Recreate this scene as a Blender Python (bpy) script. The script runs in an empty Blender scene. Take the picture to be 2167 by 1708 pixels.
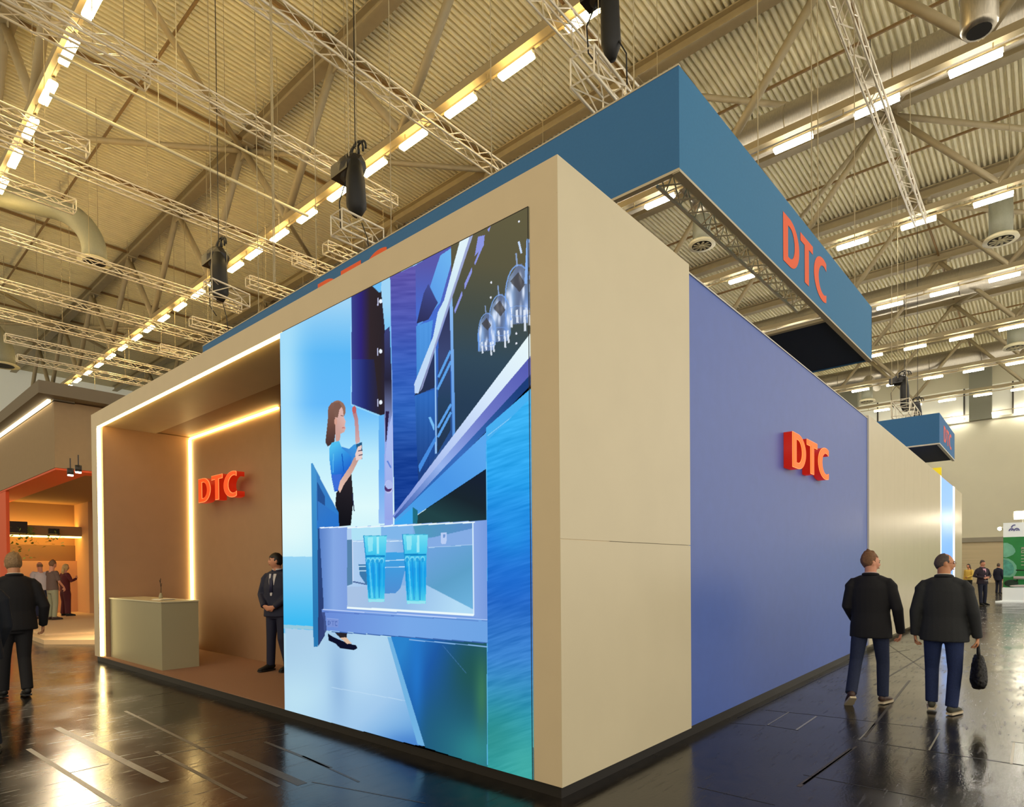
import bpy, bmesh, math, random
import numpy as np
from mathutils import Vector, Matrix, Euler
random.seed(7)
PI = math.pi
scn = bpy.context.scene
COL = scn.collection

# ------------------------------------------------------------------ camera
W, H = 2167, 1708
F, CX, CY = 1292.4124, 1121.2175, 1216.4608
YAW, PITCH, ROLL = 0.70153, -0.01131, -0.00846
CAM = Vector((2.5565, -3.3554, 1.62))
_f = Vector((-math.sin(YAW)*math.cos(PITCH), math.cos(YAW)*math.cos(PITCH), math.sin(PITCH)))
_r = Vector((math.cos(YAW), math.sin(YAW), 0)); _u = _r.cross(_f)
RT = _r*math.cos(ROLL)+_u*math.sin(ROLL); UP = -_r*math.sin(ROLL)+_u*math.cos(ROLL)
cam = bpy.data.cameras.new('camera'); co = bpy.data.objects.new('camera', cam); COL.objects.link(co)
cam.sensor_width = 36; cam.lens = 36*F/W
cam.shift_x = (W/2-CX)/W; cam.shift_y = (CY-H/2)/W
cam.clip_start = .05; cam.clip_end = 400
m = Matrix((RT, UP, -_f)).transposed().to_4x4(); m.translation = CAM; co.matrix_world = m
scn.camera = co

# ------------------------------------------------------------------ world, exposure
wd = bpy.data.worlds.new('hall_ambient'); scn.world = wd; wd.use_nodes = True
bg = wd.node_tree.nodes['Background']
_nt = wd.node_tree; _tc = _nt.nodes.new('ShaderNodeTexCoord'); _sx = _nt.nodes.new('ShaderNodeSeparateXYZ'); _mr = _nt.nodes.new('ShaderNodeMapRange'); _mx = _nt.nodes.new('ShaderNodeMix')
_mx.data_type = 'RGBA'; _mr.inputs[1].default_value = -.3; _mr.inputs[2].default_value = .9
_mx.inputs[6].default_value = (.80, .66, .43, 1); _mx.inputs[7].default_value = (1.5, 1.39, 1.2, 1)      # the rest of the hall: warm behind, bright to the right
_nt.links.new(_tc.outputs['Generated'], _sx.inputs[0]); _nt.links.new(_sx.outputs[0], _mr.inputs[0]); _nt.links.new(_mr.outputs[0], _mx.inputs[0]); _nt.links.new(_mx.outputs[2], bg.inputs[0])
bg.inputs[1].default_value = 1.12
scn.view_settings.view_transform = 'Standard'; scn.view_settings.look = 'None'
scn.view_settings.exposure = 0.0; scn.view_settings.gamma = 1.0; scn.view_settings.use_curve_mapping = False
LAMP_WARM, LAMP_COOL = 72, 62

# ------------------------------------------------------------------ helpers
def at(px, py, ax, val):                 # point where the sight line through a photo pixel meets an axis plane
    d = _f+RT*((px-CX)/F)-UP*((py-CY)/F)
    return CAM+d*((val-CAM[ax])/d[ax])
def K(x, y, z=12.0):                     # roof measurements to real hall size
    return Vector((2.5565+(x-2.5565)*1.25, -3.3554+(y+3.3554)*1.25, 1.62+(z-1.62)*1.25))
def lin(c):
    return tuple(((v/255)/12.92 if v/255 <= .04045 else ((v/255+.055)/1.055)**2.4) for v in c)
MATS = {}
def mat(name, rgb=(200, 200, 200), rough=.6, metal=0, emit=None, estr=0, noise=0, nscale=20, bump=0, spec=.5, stretch=None, alpha=1, trans=0):
    if name in MATS: return MATS[name]
    M = bpy.data.materials.new(name); M.use_nodes = True; nt = M.node_tree; b = nt.nodes['Principled BSDF']
    c = lin(rgb)+(1,)
    b.inputs['Base Color'].default_value = c; b.inputs['Roughness'].default_value = rough; b.inputs['Metallic'].default_value = metal
    b.inputs['Specular IOR Level'].default_value = spec
    if trans: b.inputs['Transmission Weight'].default_value = trans
    if emit: b.inputs['Emission Color'].default_value = lin(emit)+(1,); b.inputs['Emission Strength'].default_value = estr
    tc = nt.nodes.new('ShaderNodeTexCoord'); mp = nt.nodes.new('ShaderNodeMapping'); n = nt.nodes.new('ShaderNodeTexNoise')
    if stretch: mp.inputs['Scale'].default_value = stretch
    n.inputs['Scale'].default_value = nscale; n.inputs['Detail'].default_value = 4
    nt.links.new(tc.outputs['Object'], mp.inputs[0]); nt.links.new(mp.outputs[0], n.inputs['Vector'])
    if noise:
        mx = nt.nodes.new('ShaderNodeMix'); mx.data_type = 'RGBA'; mx.blend_type = 'MULTIPLY'
        rp = nt.nodes.new('ShaderNodeMapRange'); rp.inputs[3].default_value = 1-noise; rp.inputs[4].default_value = 1+noise
        rp.inputs[1].default_value = .3; rp.inputs[2].default_value = .7
        mx.inputs[0].default_value = 1; mx.inputs[6].default_value = c
        nt.links.new(n.outputs[0], rp.inputs[0]); nt.links.new(rp.outputs[0], mx.inputs[7]); nt.links.new(mx.outputs[2], b.inputs['Base Color'])
    if bump:
        bp = nt.nodes.new('ShaderNodeBump'); bp.inputs['Strength'].default_value = bump; bp.inputs['Distance'].default_value = .01
        nt.links.new(n.outputs[0], bp.inputs['Height']); nt.links.new(bp.outputs[0], b.inputs['Normal'])
    MATS[name] = M; return M
def tagp(o, label=None, cat=None, group=None, kind=None):
    if label: o['label'] = label
    if cat: o['category'] = cat
    if group: o['group'] = group
    if kind: o['kind'] = kind
    return o
def empty(name, loc, label, cat, group=None, rz=0):
    o = bpy.data.objects.new(name, None); COL.objects.link(o); o.location = loc; o.rotation_euler = (0, 0, rz); o.empty_display_size = .1
    return tagp(o, label, cat, group)
def link(name, bm, M, parent=None, smooth=False, label=None):
    bmesh.ops.recalc_face_normals(bm, faces=bm.faces)
    me = bpy.data.meshes.new(name); bm.to_mesh(me); bm.free()
    for k in (M if isinstance(M, (list, tuple)) else [M]): me.materials.append(k)
    if smooth:
        for p in me.polygons: p.use_smooth = True
    o = bpy.data.objects.new(name, me); COL.objects.link(o)
    if parent:                           # geometry is given in world space unless the parent sits at the origin
        o.parent = parent
    if label: o['label'] = label
    return o
def wlink(name, bm, M, parent, smooth=False, label=None):   # world-space geometry under a placed parent
    bpy.context.view_layer.update()
    inv = pm(parent).inverted()
    bmesh.ops.transform(bm, matrix=inv, verts=bm.verts)
    return link(name, bm, M, parent, smooth, label)
def pm(o):
    mt = Matrix.Translation(o.location) @ o.rotation_euler.to_matrix().to_4x4()
    return (pm(o.parent) @ mt) if o.parent else mt
def box(bm, x0, x1, y0, y1, z0, z1, mi=0):
    v = [bm.verts.new((x, y, z)) for z in (z0, z1) for x, y in ((x0, y0), (x1, y0), (x1, y1), (x0, y1))]
    for f in ((0, 3, 2, 1), (4, 5, 6, 7), (0, 1, 5, 4), (1, 2, 6, 5), (2, 3, 7, 6), (3, 0, 4, 7)):
        bm.faces.new([v[i] for i in f]).material_index = mi
def quadbox(bm, P8):
    v = [bm.verts.new(p) for p in P8]
    for f in ((0, 3, 2, 1), (4, 5, 6, 7), (0, 1, 5, 4), (1, 2, 6, 5), (2, 3, 7, 6), (3, 0, 4, 7)): bm.faces.new([v[i] for i in f])
def prism(bm, poly, h0, h1, mi=0):       # polygon in xy, extruded in z
    a = [bm.verts.new((x, y, h0)) for x, y in poly]; b = [bm.verts.new((x, y, h1)) for x, y in poly]; n = len(poly)
    bm.faces.new(a[::-1]).material_index = mi; bm.faces.new(b).material_index = mi
    for i in range(n): bm.faces.new((a[i], a[(i+1) % n], b[(i+1) % n], b[i])).material_index = mi
def tube(bm, pts, rad, n=10, side=None, caps=True, mi=0):
    pts = [Vector(p) for p in pts]
    if not isinstance(rad, (list, tuple)): rad = [rad]*len(pts)
    rings = []; prev = None
    for i, p in enumerate(pts):
        t = (pts[min(i+1, len(pts)-1)]-pts[max(i-1, 0)]).normalized()
        s = Vector(side) if side else (prev or (Vector((0, 0, 1)) if abs(t.z) < .9 else Vector((1, 0, 0))))
        a = (s-t*s.dot(t)).normalized(); b = t.cross(a); prev = a
        r = rad[i]; ra, rb = r if isinstance(r, (list, tuple)) else (r, r)
        rings.append([bm.verts.new(p+a*(ra*math.cos(2*PI*k/n))+b*(rb*math.sin(2*PI*k/n))) for k in range(n)])
    for i in range(len(rings)-1):
        for k in range(n): bm.faces.new((rings[i][k], rings[i][(k+1) % n], rings[i+1][(k+1) % n], rings[i+1][k])).material_index = mi
    if caps: bm.faces.new(rings[0][::-1]).material_index = mi; bm.faces.new(rings[-1]).material_index = mi
def bar(bm, a, b, w, h=None):            # rectangular bar
    a, b = Vector(a), Vector(b); t = (b-a).normalized(); h = h or w
    s = t.cross(Vector((0, 0, 1)));
    s = Vector((1, 0, 0)) if s.length < .01 else s.normalized()
    u = s.cross(t)
    quadbox(bm, [p+s*(i*w/2)+u*(j*h/2) for p in (a, b) for i, j in ((-1, -1), (1, -1), (1, 1), (-1, 1))])
def ellipsoid(bm, c, r, rot=None, sub=3):
    g = bmesh.ops.create_icosphere(bm, subdivisions=sub, radius=1)
    for v in g['verts']:
        p = Vector((v.co.x*r[0], v.co.y*r[1], v.co.z*r[2]))
        v.co = Vector(c)+(rot @ p if rot else p)
def NB(): return bmesh.new()
def evalmesh(o, mods):
    for kind, kw in mods:
        md = o.modifiers.new('m', kind)
        for k, v in kw.items(): setattr(md, k, v)
    bpy.context.view_layer.update(); dg = bpy.context.evaluated_depsgraph_get()
    me = bpy.data.meshes.new_from_object(o.evaluated_get(dg)); old = o.data
    o.modifiers.clear(); o.data = me; me.name = old.name
    if not me.materials:
        for k in old.materials: me.materials.append(k)
    for p in me.polygons: p.use_smooth = True; p.material_index = 0
    bpy.data.meshes.remove(old); return o

# ------------------------------------------------------------------ materials
M_beige = mat('beige_panel', (212, 194, 160), .5, noise=.02, nscale=3, spec=.35)
M_beige_side = mat('beige_panel_satin', (212, 200, 168), .34, noise=.02, nscale=2, spec=.5)
M_blue = mat('blue_fabric_panel', (74, 104, 186), .42, noise=.03, nscale=6, spec=.7)
M_banner = mat('blue_banner_cloth', (50, 108, 160), .75, noise=.03, nscale=30)
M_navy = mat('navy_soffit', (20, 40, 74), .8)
M_white = mat('white_trim', (215, 210, 195), .5)
M_plinth = mat('dark_plinth', (34, 30, 26), .5)
M_carpet = mat('brown_carpet', (150, 110, 82), .95, noise=.12, nscale=300, bump=.3)
M_taupe = mat('taupe_wall', (164, 128, 94), .6, noise=.03, nscale=4)
M_steel = mat('painted_steel', (168, 153, 118), .5, noise=.05, nscale=3)
M_deck = mat('corrugated_deck', (226, 217, 180), .55, noise=.05, nscale=2)
M_alu = mat('aluminium_tube', (232, 222, 198), .35, metal=.15)
M_rail = mat('lamp_rail_paint', (168, 148, 104), .5)
M_duct = mat('galvanised_duct', (186, 178, 160), .3, metal=.85, noise=.12, nscale=6, stretch=(8, 1, 1))
M_ductdk = mat('painted_duct', (140, 140, 120), .5, noise=.05)
M_cream = mat('cream_metal', (216, 206, 168), .5)
M_black = mat('black_metal', (30, 26, 24), .45)
M_blackrub = mat('black_rubber', (18, 17, 16), .6)
M_lampw = mat('tube_light_warm', (255, 240, 200), .5, emit=(255, 220, 148), estr=LAMP_WARM)
M_lampc = mat('tube_light_cool', (255, 250, 240), .5, emit=(255, 250, 240), estr=LAMP_COOL)
M_led = mat('led_strip', (255, 220, 130), .5, emit=(255, 216, 128), estr=14)
M_ledhot = mat('led_strip_bright', (255, 240, 200), .5, emit=(255, 226, 150), estr=12)
M_orange = mat('orange_print', (236, 92, 40), .6)
M_let_face = mat('letter_face_glow', (90, 26, 6), .5, emit=(255, 106, 18), estr=1.15)
M_let_face2 = mat('letter_face_glow_red', (90, 26, 6), .5, emit=(255, 78, 22), estr=1.1)
M_let_rim = mat('letter_rim_glow', (120, 40, 10), .5, emit=(255, 138, 74), estr=1.3)
M_let_side = mat('letter_side_glow', (110, 16, 4), .5, emit=(214, 34, 6), estr=.55)
M_counter = mat('counter_laminate', (160, 151, 118), .5)

# ------------------------------------------------------------------ floor
def floor_material():
    M = bpy.data.materials.new('polished_asphalt_floor'); M.use_nodes = True; nt = M.node_tree; b = nt.nodes['Principled BSDF']
    N = nt.nodes.new; L = nt.links.new
    tc = N('ShaderNodeTexCoord')
    def noise(sc, scale, det=5, rz=0):
        mp = N('ShaderNodeMapping'); mp.inputs['Scale'].default_value = scale; mp.inputs['Rotation'].default_value = (0, 0, rz)
        n = N('ShaderNodeTexNoise'); n.inputs['Scale'].default_value = sc; n.inputs['Detail'].default_value = det
        L(tc.outputs['Object'], mp.inputs[0]); L(mp.outputs[0], n.inputs['Vector']); return n
    n1 = noise(1.1, (1, 1, 1)); n2 = noise(26, (1, .12, 1), 4, .5); n3 = noise(9, (1, 1, 1), 6)
    r = N('ShaderNodeMapRange'); r.inputs[1].default_value = .35; r.inputs[2].default_value = .7; r.inputs[3].default_value = .13; r.inputs[4].default_value = .27
    L(n1.outputs[0], r.inputs[0])
    r2 = N('ShaderNodeMapRange'); r2.inputs[1].default_value = .55; r2.inputs[2].default_value = .75; r2.inputs[3].default_value = 0; r2.inputs[4].default_value = .16
    L(n2.outputs[0], r2.inputs[0]); ad = N('ShaderNodeMath'); L(r.outputs[0], ad.inputs[0]); L(r2.outputs[0], ad.inputs[1]); L(ad.outputs[0], b.inputs['Roughness'])
    cr = N('ShaderNodeValToRGB'); cr.color_ramp.elements[0].position = .3; cr.color_ramp.elements[1].position = .75
    cr.color_ramp.elements[0].color = lin((20, 18, 17))+(1,); cr.color_ramp.elements[1].color = lin((42, 37, 32))+(1,)
    L(n3.outputs[0], cr.inputs[0]); L(cr.outputs[0], b.inputs['Base Color'])
    bp = N('ShaderNodeBump'); bp.inputs['Strength'].default_value = .16; bp.inputs['Distance'].default_value = .004
    n4 = noise(55, (1, .6, 1), 3); L(n4.outputs[0], bp.inputs['Height']); L(bp.outputs[0], b.inputs['Normal'])
    b.inputs['Specular IOR Level'].default_value = .5
    return M
bm = NB()
v = [bm.verts.new(p) for p in ((-68, -14, 0), (16, -14, 0), (16, 64, 0), (-68, 64, 0))]; bm.faces.new(v)
def strip(p, q, w, mi, h=.0012):          # residue of carpet tape, or a joint, lying in the floor surface
    p = at(*p, 2, 0); q = at(*q, 2, 0); p.z = q.z = 0; t = (q-p).normalized(); s = Vector((-t.y, t.x, 0))*w/(3 if mi == 1 else 2)
    bm.faces.new([bm.verts.new(c+Vector((0, 0, h))) for c in (p-s, q-s, q+s, p+s)]).material_index = mi
for p, q, w in (((265, 1505), (590, 1665), .05), ((60, 1585), (250, 1705), .06), ((120, 1540), (350, 1655), .09), ((255, 1612), (610, 1553), .03),
                ((140, 1638), (230, 1617), .03), ((330, 1590), (520, 1690), .05), ((240, 1485), (370, 1464), .03), ((295, 1502), (390, 1487), .025),
                ((415, 1567), (608, 1530), .018), ((430, 1573), (600, 1541), .018), ((480, 1590), (640, 1660), .12), ((560, 1570), (700, 1625), .05),
                ((1690, 1665), (1800, 1585), .05), ((1700, 1660), (1812, 1580), .03), ((1830, 1560), (1925, 1440), .04), ((1830, 1330), (1960, 1420), .03),
                ((1770, 1400), (1925, 1375), .04), ((1850, 1450), (1960, 1385), .04), ((640, 1600), (760, 1655), .03), ((660, 1655), (900, 1700), .02)):
    strip(p, q, w, 1)
for p, q, w in (((1625, 1534), (1670, 1507), .012), ((1685, 1545), (1728, 1516), .02), ((1818, 1566), (1852, 1531), .014), ((1966, 1588), (1988, 1550), .014), ((2140, 1618), (2146, 1571), .02)):
    strip(p, q, w, 3)
for p, q, w in (((1620, 1503), (1730, 1514), .012), ((1622, 1535), (1690, 1546), .012), ((1545, 1530), (1620, 1536), .01), ((1730, 1514), (1990, 1544), .012),
                ((1816, 1567), (2166, 1620), .016), ((1476, 1666), (1640, 1704), .008), ((2140, 1570), (2166, 1573), .014), ((2142, 1616), (2166, 1620), .014), ((1700, 1640), (1960, 1690), .01),
                ((1560, 1520), (1800, 1404), .014)):
    strip(p, q, w, 2)
M_floor = floor_material()
M_tape = mat('tape_residue', (58, 50, 38), .44, noise=.3, nscale=30)
M_joint = mat('floor_joint', (8, 8, 8), .5)
M_brass = mat('floor_edge_metal', (170, 165, 150), .35, metal=.6)
tagp(link('floor', bm, [M_floor, M_tape, M_joint, M_brass]), kind='structure')

# ------------------------------------------------------------------ hall shell
ZB = 19.35      # underside of roof beams
bm = NB(); pitch = .215; x = -68; z0, z1 = 19.84, 20.0; Y0, Y1 = -14, 63.5; ring = []
while x < 16:
    for dx, z in ((0, z0), (.08, z0), (.11, z1), (.185, z1)):
        ring.append((x+dx, z))
    x += pitch
vv = [(bm.verts.new((a, Y0, z)), bm.verts.new((a, Y1, z))) for a, z in ring]
for i in range(len(vv)-1): bm.faces.new((vv[i][0], vv[i+1][0], vv[i+1][1], vv[i][1]))
ceil = tagp(link('ceiling', bm, M_deck), kind='structure')
ROWS = [1.05]+[8.71+7.74*i for i in range(7)]
M_rod = mat('conduit_brown', (128, 100, 58), .5)
for i, y in enumerate(ROWS):       # thin purlins and conduits across the deck
    for dy in (-3.87,):
        bm = NB(); bar(bm, (-66, y+dy, 19.62), (14, y+dy, 19.62), .07, .09); link('purlin', bm, M_rod, ceil)
for k in range(-2, 9):
    x = -2.25-7*k
    bm = NB(); bar(bm, (x, -13, 19.72), (x, 63, 19.72), .09, .12); link('sheet_joint', bm, M_rod, ceil)
M_hall = mat('hall_wall_paint', (206, 200, 172), .7, noise=.02, nscale=.6)
M_halldk = mat('hall_wall_grey', (150, 142, 122), .7)
YW = 63.2
bm = NB(); box(bm, -68, 16, YW, YW+.3, 0, 14.4); box(bm, -68, 16, YW, YW+.3, 17.2, 20.2)
wb = tagp(link('wall_back', bm, M_hall), kind='structure')
M_glass = mat('clerestory_panel', (210, 206, 184), .5, emit=(222, 220, 200), estr=.25)
bm = NB(); box(bm, -68, 16, YW+.15, YW+.2, 14.4, 17.2)
w1 = tagp(link('window_1', bm, M_glass), kind='structure')
bm = NB()
for i in range(24): box(bm, 14-3.4*i-.06, 14-3.4*i+.06, YW+.02, YW+.14, 14.4, 17.2)
link('mullion', bm, mat('dark_mullion', (70, 64, 52), .5), w1)
for i in range(5):
    x = 8.6-10.4*i
    bm = NB(); box(bm, x-.8, x+.8, YW-.6, YW-.02, 14.2, 19.7); link('pier', bm, mat('grey_pier', (140, 140, 122), .6), w1)
bm = NB(); box(bm, -68, 16, YW-.1, YW-.01, 14.2, 14.4); tagp(link('trim_1', bm, mat('trim_paint', (160, 154, 130), .6)), kind='structure')
bm = NB(); box(bm, -68, 16, YW-.08, YW-.01, 0, .16); tagp(link('baseboard_back', bm, M_black), kind='structure')
bm = NB(); box(bm, -8.4, 3.2, YW-.16, YW-.02, .0, 3.55)
d1 = tagp(link('door_1', bm, mat('shutter_slats', (196, 178, 140), .55, noise=.12, nscale=3, stretch=(.05, 1, 9))), kind='structure')
bm = NB(); box(bm, -8.6, 3.4, YW-.3, YW-.02, 3.55, 3.95); link('shutter_housing', bm, M_halldk, d1)
bm = NB(); box(bm, -68.3, -68, -14, 63, 0, 12.5); tagp(link('wall_left', bm, M_hall), kind='structure')
bm = NB(); box(bm, -68.2, -68, -14, 63, 12.5, 20); tagp(link('window_2', bm, M_glass), kind='structure')

# ------------------------------------------------------------------ roof trusses
ZN = 14.98      # lower nodes
def XT(k): return -2.25-7*k
def XB(k): return -5.73-7*k
side_w = ['nearest one, over the steep lamp row at upper left', 'above the long lamp row running to lower left', 'just behind the hanging banner', 'third behind the banner', 'fourth back, beyond the banner end', 'fifth back', 'sixth back', 'last before the end wall']
for i, y in enumerate(ROWS):
    xr = 13 if i > 0 else -9.0
    t = empty('roof_truss', (xr, y, ZB), 'sand painted steel roof truss, '+side_w[i], 'roof truss', 'steel roof trusses')
    def loc(b, nm, s=False): return wlink(nm, b, M_steel, t, s)
    b = NB(); xl = -67.5
    for z0_, z1_, w in ((ZB, ZB+.05, .44), (ZB+.05, ZB+.42, .05), (ZB+.42, ZB+.47, .44)): box(b, xl, xr, y-w/2, y+w/2, z0_, z1_)
    loc(b, 'top_chord')
    b = NB(); box(b, xl, 13, y-.11, y+.11, ZN-.02, ZN+.2); loc(b, 'bottom_chord')
    for k in range(-2, 9):
        for xt, xb in ((XT(k), XB(k)), (XT(k), XB(k-1))):
            if max(xt, xb) > 13.5 or min(xt, xb) < -67: continue
            if i > 2 and min(xt, xb) < -24: continue
            b = NB(); tube(b, [(xt, y, ZB), (xb, y, ZN+.15)], .135 if i < 3 else .12, 10); loc(b, 'diagonal', True)
    for k in range(-2, 9):
        if i > 2 and XT(k) < -24: continue
        b = NB(); prism(b, [(XT(k)-.55, y-.25), (XT(k)+.55, y-.25), (XT(k)+.55, y+.25), (XT(k)-.55, y+.25)], ZB-.06, ZB-.01)
        box(b, XT(k)-.4, XT(k)+.4, y-.02, y+.02, ZB-.45, ZB-.06); loc(b, 'gusset')
n = 0
for i, k in ((1, 3), (1, 7), (1, -1), (3, 0), (3, 4), (5, 3), (5, -1), (0, 0)):
    for di in (-1, 1):
        for dk in (-1, 1):
            j = i+di
            if j < 0 or j >= len(ROWS): continue
            x0, x1 = XT(k), XT(k+dk)
            if max(x0, x1) > 13: continue
            b = NB(); tube(b, [(x0, ROWS[i], ZB-.1), (x1, ROWS[j], ZB-.1)], .11, 10)
            o = link('roof_brace', b, M_steel, None, True)
            where = {1: 'above the left aisle', 3: 'above the right aisle', 5: 'far back under the roof', 0: 'over the camera'}[i]
            tagp(o, f'slim level steel tube bracing roof beams diagonally, {where}', 'roof brace', 'diagonal roof braces '+where)

# ------------------------------------------------------------------ lamps
def lamp_row(ys, xs, M, label, group, ln=.58):
    proto = None
    for x in xs:
        p = K(x, ys)
        if proto is None:
            t = empty('ceiling_light', p, label, 'ceiling light', group)
            b = NB(); box(b, -ln, ln, -.05, .05, .05, .13); h = link('housing', b, M_cream, t)
            b = NB(); box(b, -ln+.02, ln-.02, -.10, .10, -.02, .05); bmesh.ops.bevel(b, geom=b.edges[:], offset=.02, segments=1); link('tube', b, M, t, label='glowing white tube')
            proto = t
        else:
            t = proto.copy(); COL.objects.link(t); t.location = p
            for c in proto.children: d = c.copy(); COL.objects.link(d); d.parent = t
L1 = [-10.73-1.63*i for i in range(10)]
L2 = [-4.07, -5.84, -7.51, -9.17, -10.74, -12.39, -14.05, -15.67, -17.34, -18.67, -20.3, -21.79, -23.5, -25.22, -26.87, -28.39, -30.22, -32.01, -33.84, -35.73, -37.66, -39.45]
lamp_row(.17, L1, M_lampw, 'bright tube lamp in the steep row at the upper left edge', 'lamps of the upper left row')
lamp_row(6.28, L2, M_lampw, 'bright tube lamp in the long row running down left above the banner', 'lamps of the long left row')
lamp_row(12.47, [1.43+1.82-1.82*k for k in range(7)], M_lampc, 'bright tube lamp in the row beside the big round duct, behind the banner', 'lamps beside the round duct')
for r, (yy, lab) in enumerate(((18.66, 'second row behind the banner'), (24.86, 'third row behind the banner'), (31.05, 'fourth row behind the banner'), (37.25, 'fifth row behind the banner'), (43.45, 'sixth row back'), (49.6, 'last lamp row before the end wall'))):
    lamp_row(yy, [1.40+1.82-1.82*k for k in range(8 if r < 2 else 10)], M_lampc, 'slim tube lamp in the '+lab, 'lamps of the '+lab)
for i, (yy, x0, x1) in enumerate([(.17, -66, -9)]+[(a, -66, 13) for a in (6.28, 12.47, 18.66, 24.86, 31.05, 37.25, 43.45, 49.6)]):
    y = K(0, yy).y
    b = NB(); box(b, x0, x1, y-.035, y+.035, 14.755, 14.80)
    for q in range(int((x1-x0)/3.5)): box(b, x0+1+3.5*q, x0+1.03+3.5*q, y-.015, y+.015, 14.80, 14.96)
    o = link('light_rail', b, M_rail); tagp(o, ['short rail carrying the lamps at the upper left edge', 'long rail carrying the lamp row above the left aisle', 'rail carrying the lamps beside the round duct', 'lamp rail second behind the banner', 'lamp rail third behind the banner', 'lamp rail fourth behind the banner', 'lamp rail fifth behind the banner', 'lamp rail sixth back', 'lamp rail last before the end wall'][i], 'light rail')

# ------------------------------------------------------------------ aluminium trusses hung under the roof
def alu_truss(x, y0, y1, z, w, label, cat='lighting truss', ax='y', square=True, lace=.5, r=.027, grp='aluminium trusses under the roof'):
    org = Vector((x, y0, z))
    t = empty('aluminium_truss', org, label, cat, grp)
    L = y1-y0
    cs = [(-w/2, -w/2), (w/2, -w/2), (w/2, w/2), (-w/2, w/2)] if square else [(-w/2, w/2), (w/2, w/2), (0, -w/2)]
    def P(a, s): return Vector((a[0], s, a[1])) if ax == 'y' else Vector((s, a[0], a[1]))
    for c in cs:
        b = NB(); tube(b, [P(c, 0), P(c, L)], r, 6); link('chord', b, M_alu, t, True)
    b = NB(); n = max(1, int(L/lace))
    for f in range(len(cs)):
        c0, c1 = cs[f], cs[(f+1) % len(cs)]
        for q in range(n):
            s0, s1 = L*q/n, L*(q+1)/n
            tube(b, [P(c0 if q % 2 else c1, s0), P(c1 if q % 2 else c0, s1)], r*.5, 4)
    for s in (0, L):
        for f in range(len(cs)): tube(b, [P(cs[f], s), P(cs[(f+1) % len(cs)], s)], r*.6, 4)
    link('lacing', b, M_alu, t)
    for s in ((.12*L, .5*L, .88*L) if L > 5 else (.5*L,)):
        b = NB(); tube(b, [P((0, w/2), s), P((0, 19.835-z), s)], .009, 4); link('hanger', b, M_steel, t)
    return t
alu_truss(-.62, 4, 20.6, 13, .30, 'pale truss at upper right crossing over the round duct')
alu_truss(-5.1, -4, 13, 13, .34, 'pale truss behind the hoist at the banner corner')
alu_truss(-9.4, -6, 14, 13, .30, 'pale truss crossing the long lamp row above the video wall')
alu_truss(-12.9, -6, 8.6, 13, .28, 'pale truss ending at the hoist above the fascia')
alu_truss(-18.35, -2, 9, 13, .28, 'pale truss passing the big duct elbow, fourth from the right')
alu_truss(-24.3, -2, 9.0, 13, .30, 'pale truss left of the second hoist')
alu_truss(-13.35, -7, 1.9, 13, .34, 'truss end at the top left corner beside the steep lamp row', grp=None)
alu_truss(-17.2, -6, 1.7, 13, .34, 'second truss end below the top left corner', grp=None)
alu_truss(-20.6, -6, 2.2, 13, .34, 'third truss end below the top left corner with a red tag', grp=None)
for q, (x, a, c) in enumerate(((-29.0, -2, 10), (-32.5, -1, 10), (-36.0, 3, 13.5), (-39.2, 4, 14), (-45.6, 8.2, 16))):
    alu_truss(x, a, c, 13, .34, 'pale truss far left, '+['nearest', 'second', 'third', 'fourth', 'farthest'][q]+' of five low ones near the lamp row end')
for q, (x, a, c) in enumerate(((-16.2, 8.2, 13), (-20.6, 7.6, 13.5), (-26.2, 7.7, 13.8), (-30.8, 8.0, 14), (-17.7, 7.9, 12.6))):
    alu_truss(x, a, c, 12.6, .34, 'short pale truss length poking above the banner, '+['right of the second hoist', 'left of the second hoist', 'above the banner left end', 'beyond the banner left end', 'next to the second hoist'][q])
b = NB(); tube(b, [(-15.9, .6, 13.2), (-15.9, 7.4, 13.2)], .05, 8); tube(b, [(-15.9, 3, 13.2), (-15.9, 3, 19.835)], .01, 4)
tagp(link('water_pipe', b, M_cream, None, True), 'cream pipe running beside the trusses above the left aisle', 'pipe')
b = NB(); tube(b, [(-14.63, .5, 13.4), (-14.63, 6, 13.4)], .035, 8); tube(b, [(-14.63, 3, 13.4), (-14.63, 3, 19.835)], .01, 4)
tagp(link('water_pipe', b, M_cream, None, True), 'thinner cream pipe with brackets nearer the roof node', 'pipe')
# lower rigging trusses by the banner corner
def low_truss(pa, pb, z, w, label):
    a = at(*pa, 2, z); c = at(*pb, 2, z); ln = (c-a).length; rz = math.atan2(c.y-a.y, c.x-a.x)
    t = alu_truss(0, 0, ln, z, w, label, grp='rigging trusses over the booth', ax='x', r=.026); t.location = a; t.rotation_euler = (0, 0, rz)
    return t
low_truss((1232, 140), (1300, 222), 9.2, .42, 'open-ended truss just behind the banner corner')
low_truss((712, 470), (800, 512), 9.0, .42, 'open-ended truss under the middle hoist')
low_truss((440, 606), (520, 640), 9.4, .36, 'open-ended truss under the left hoist')
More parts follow.
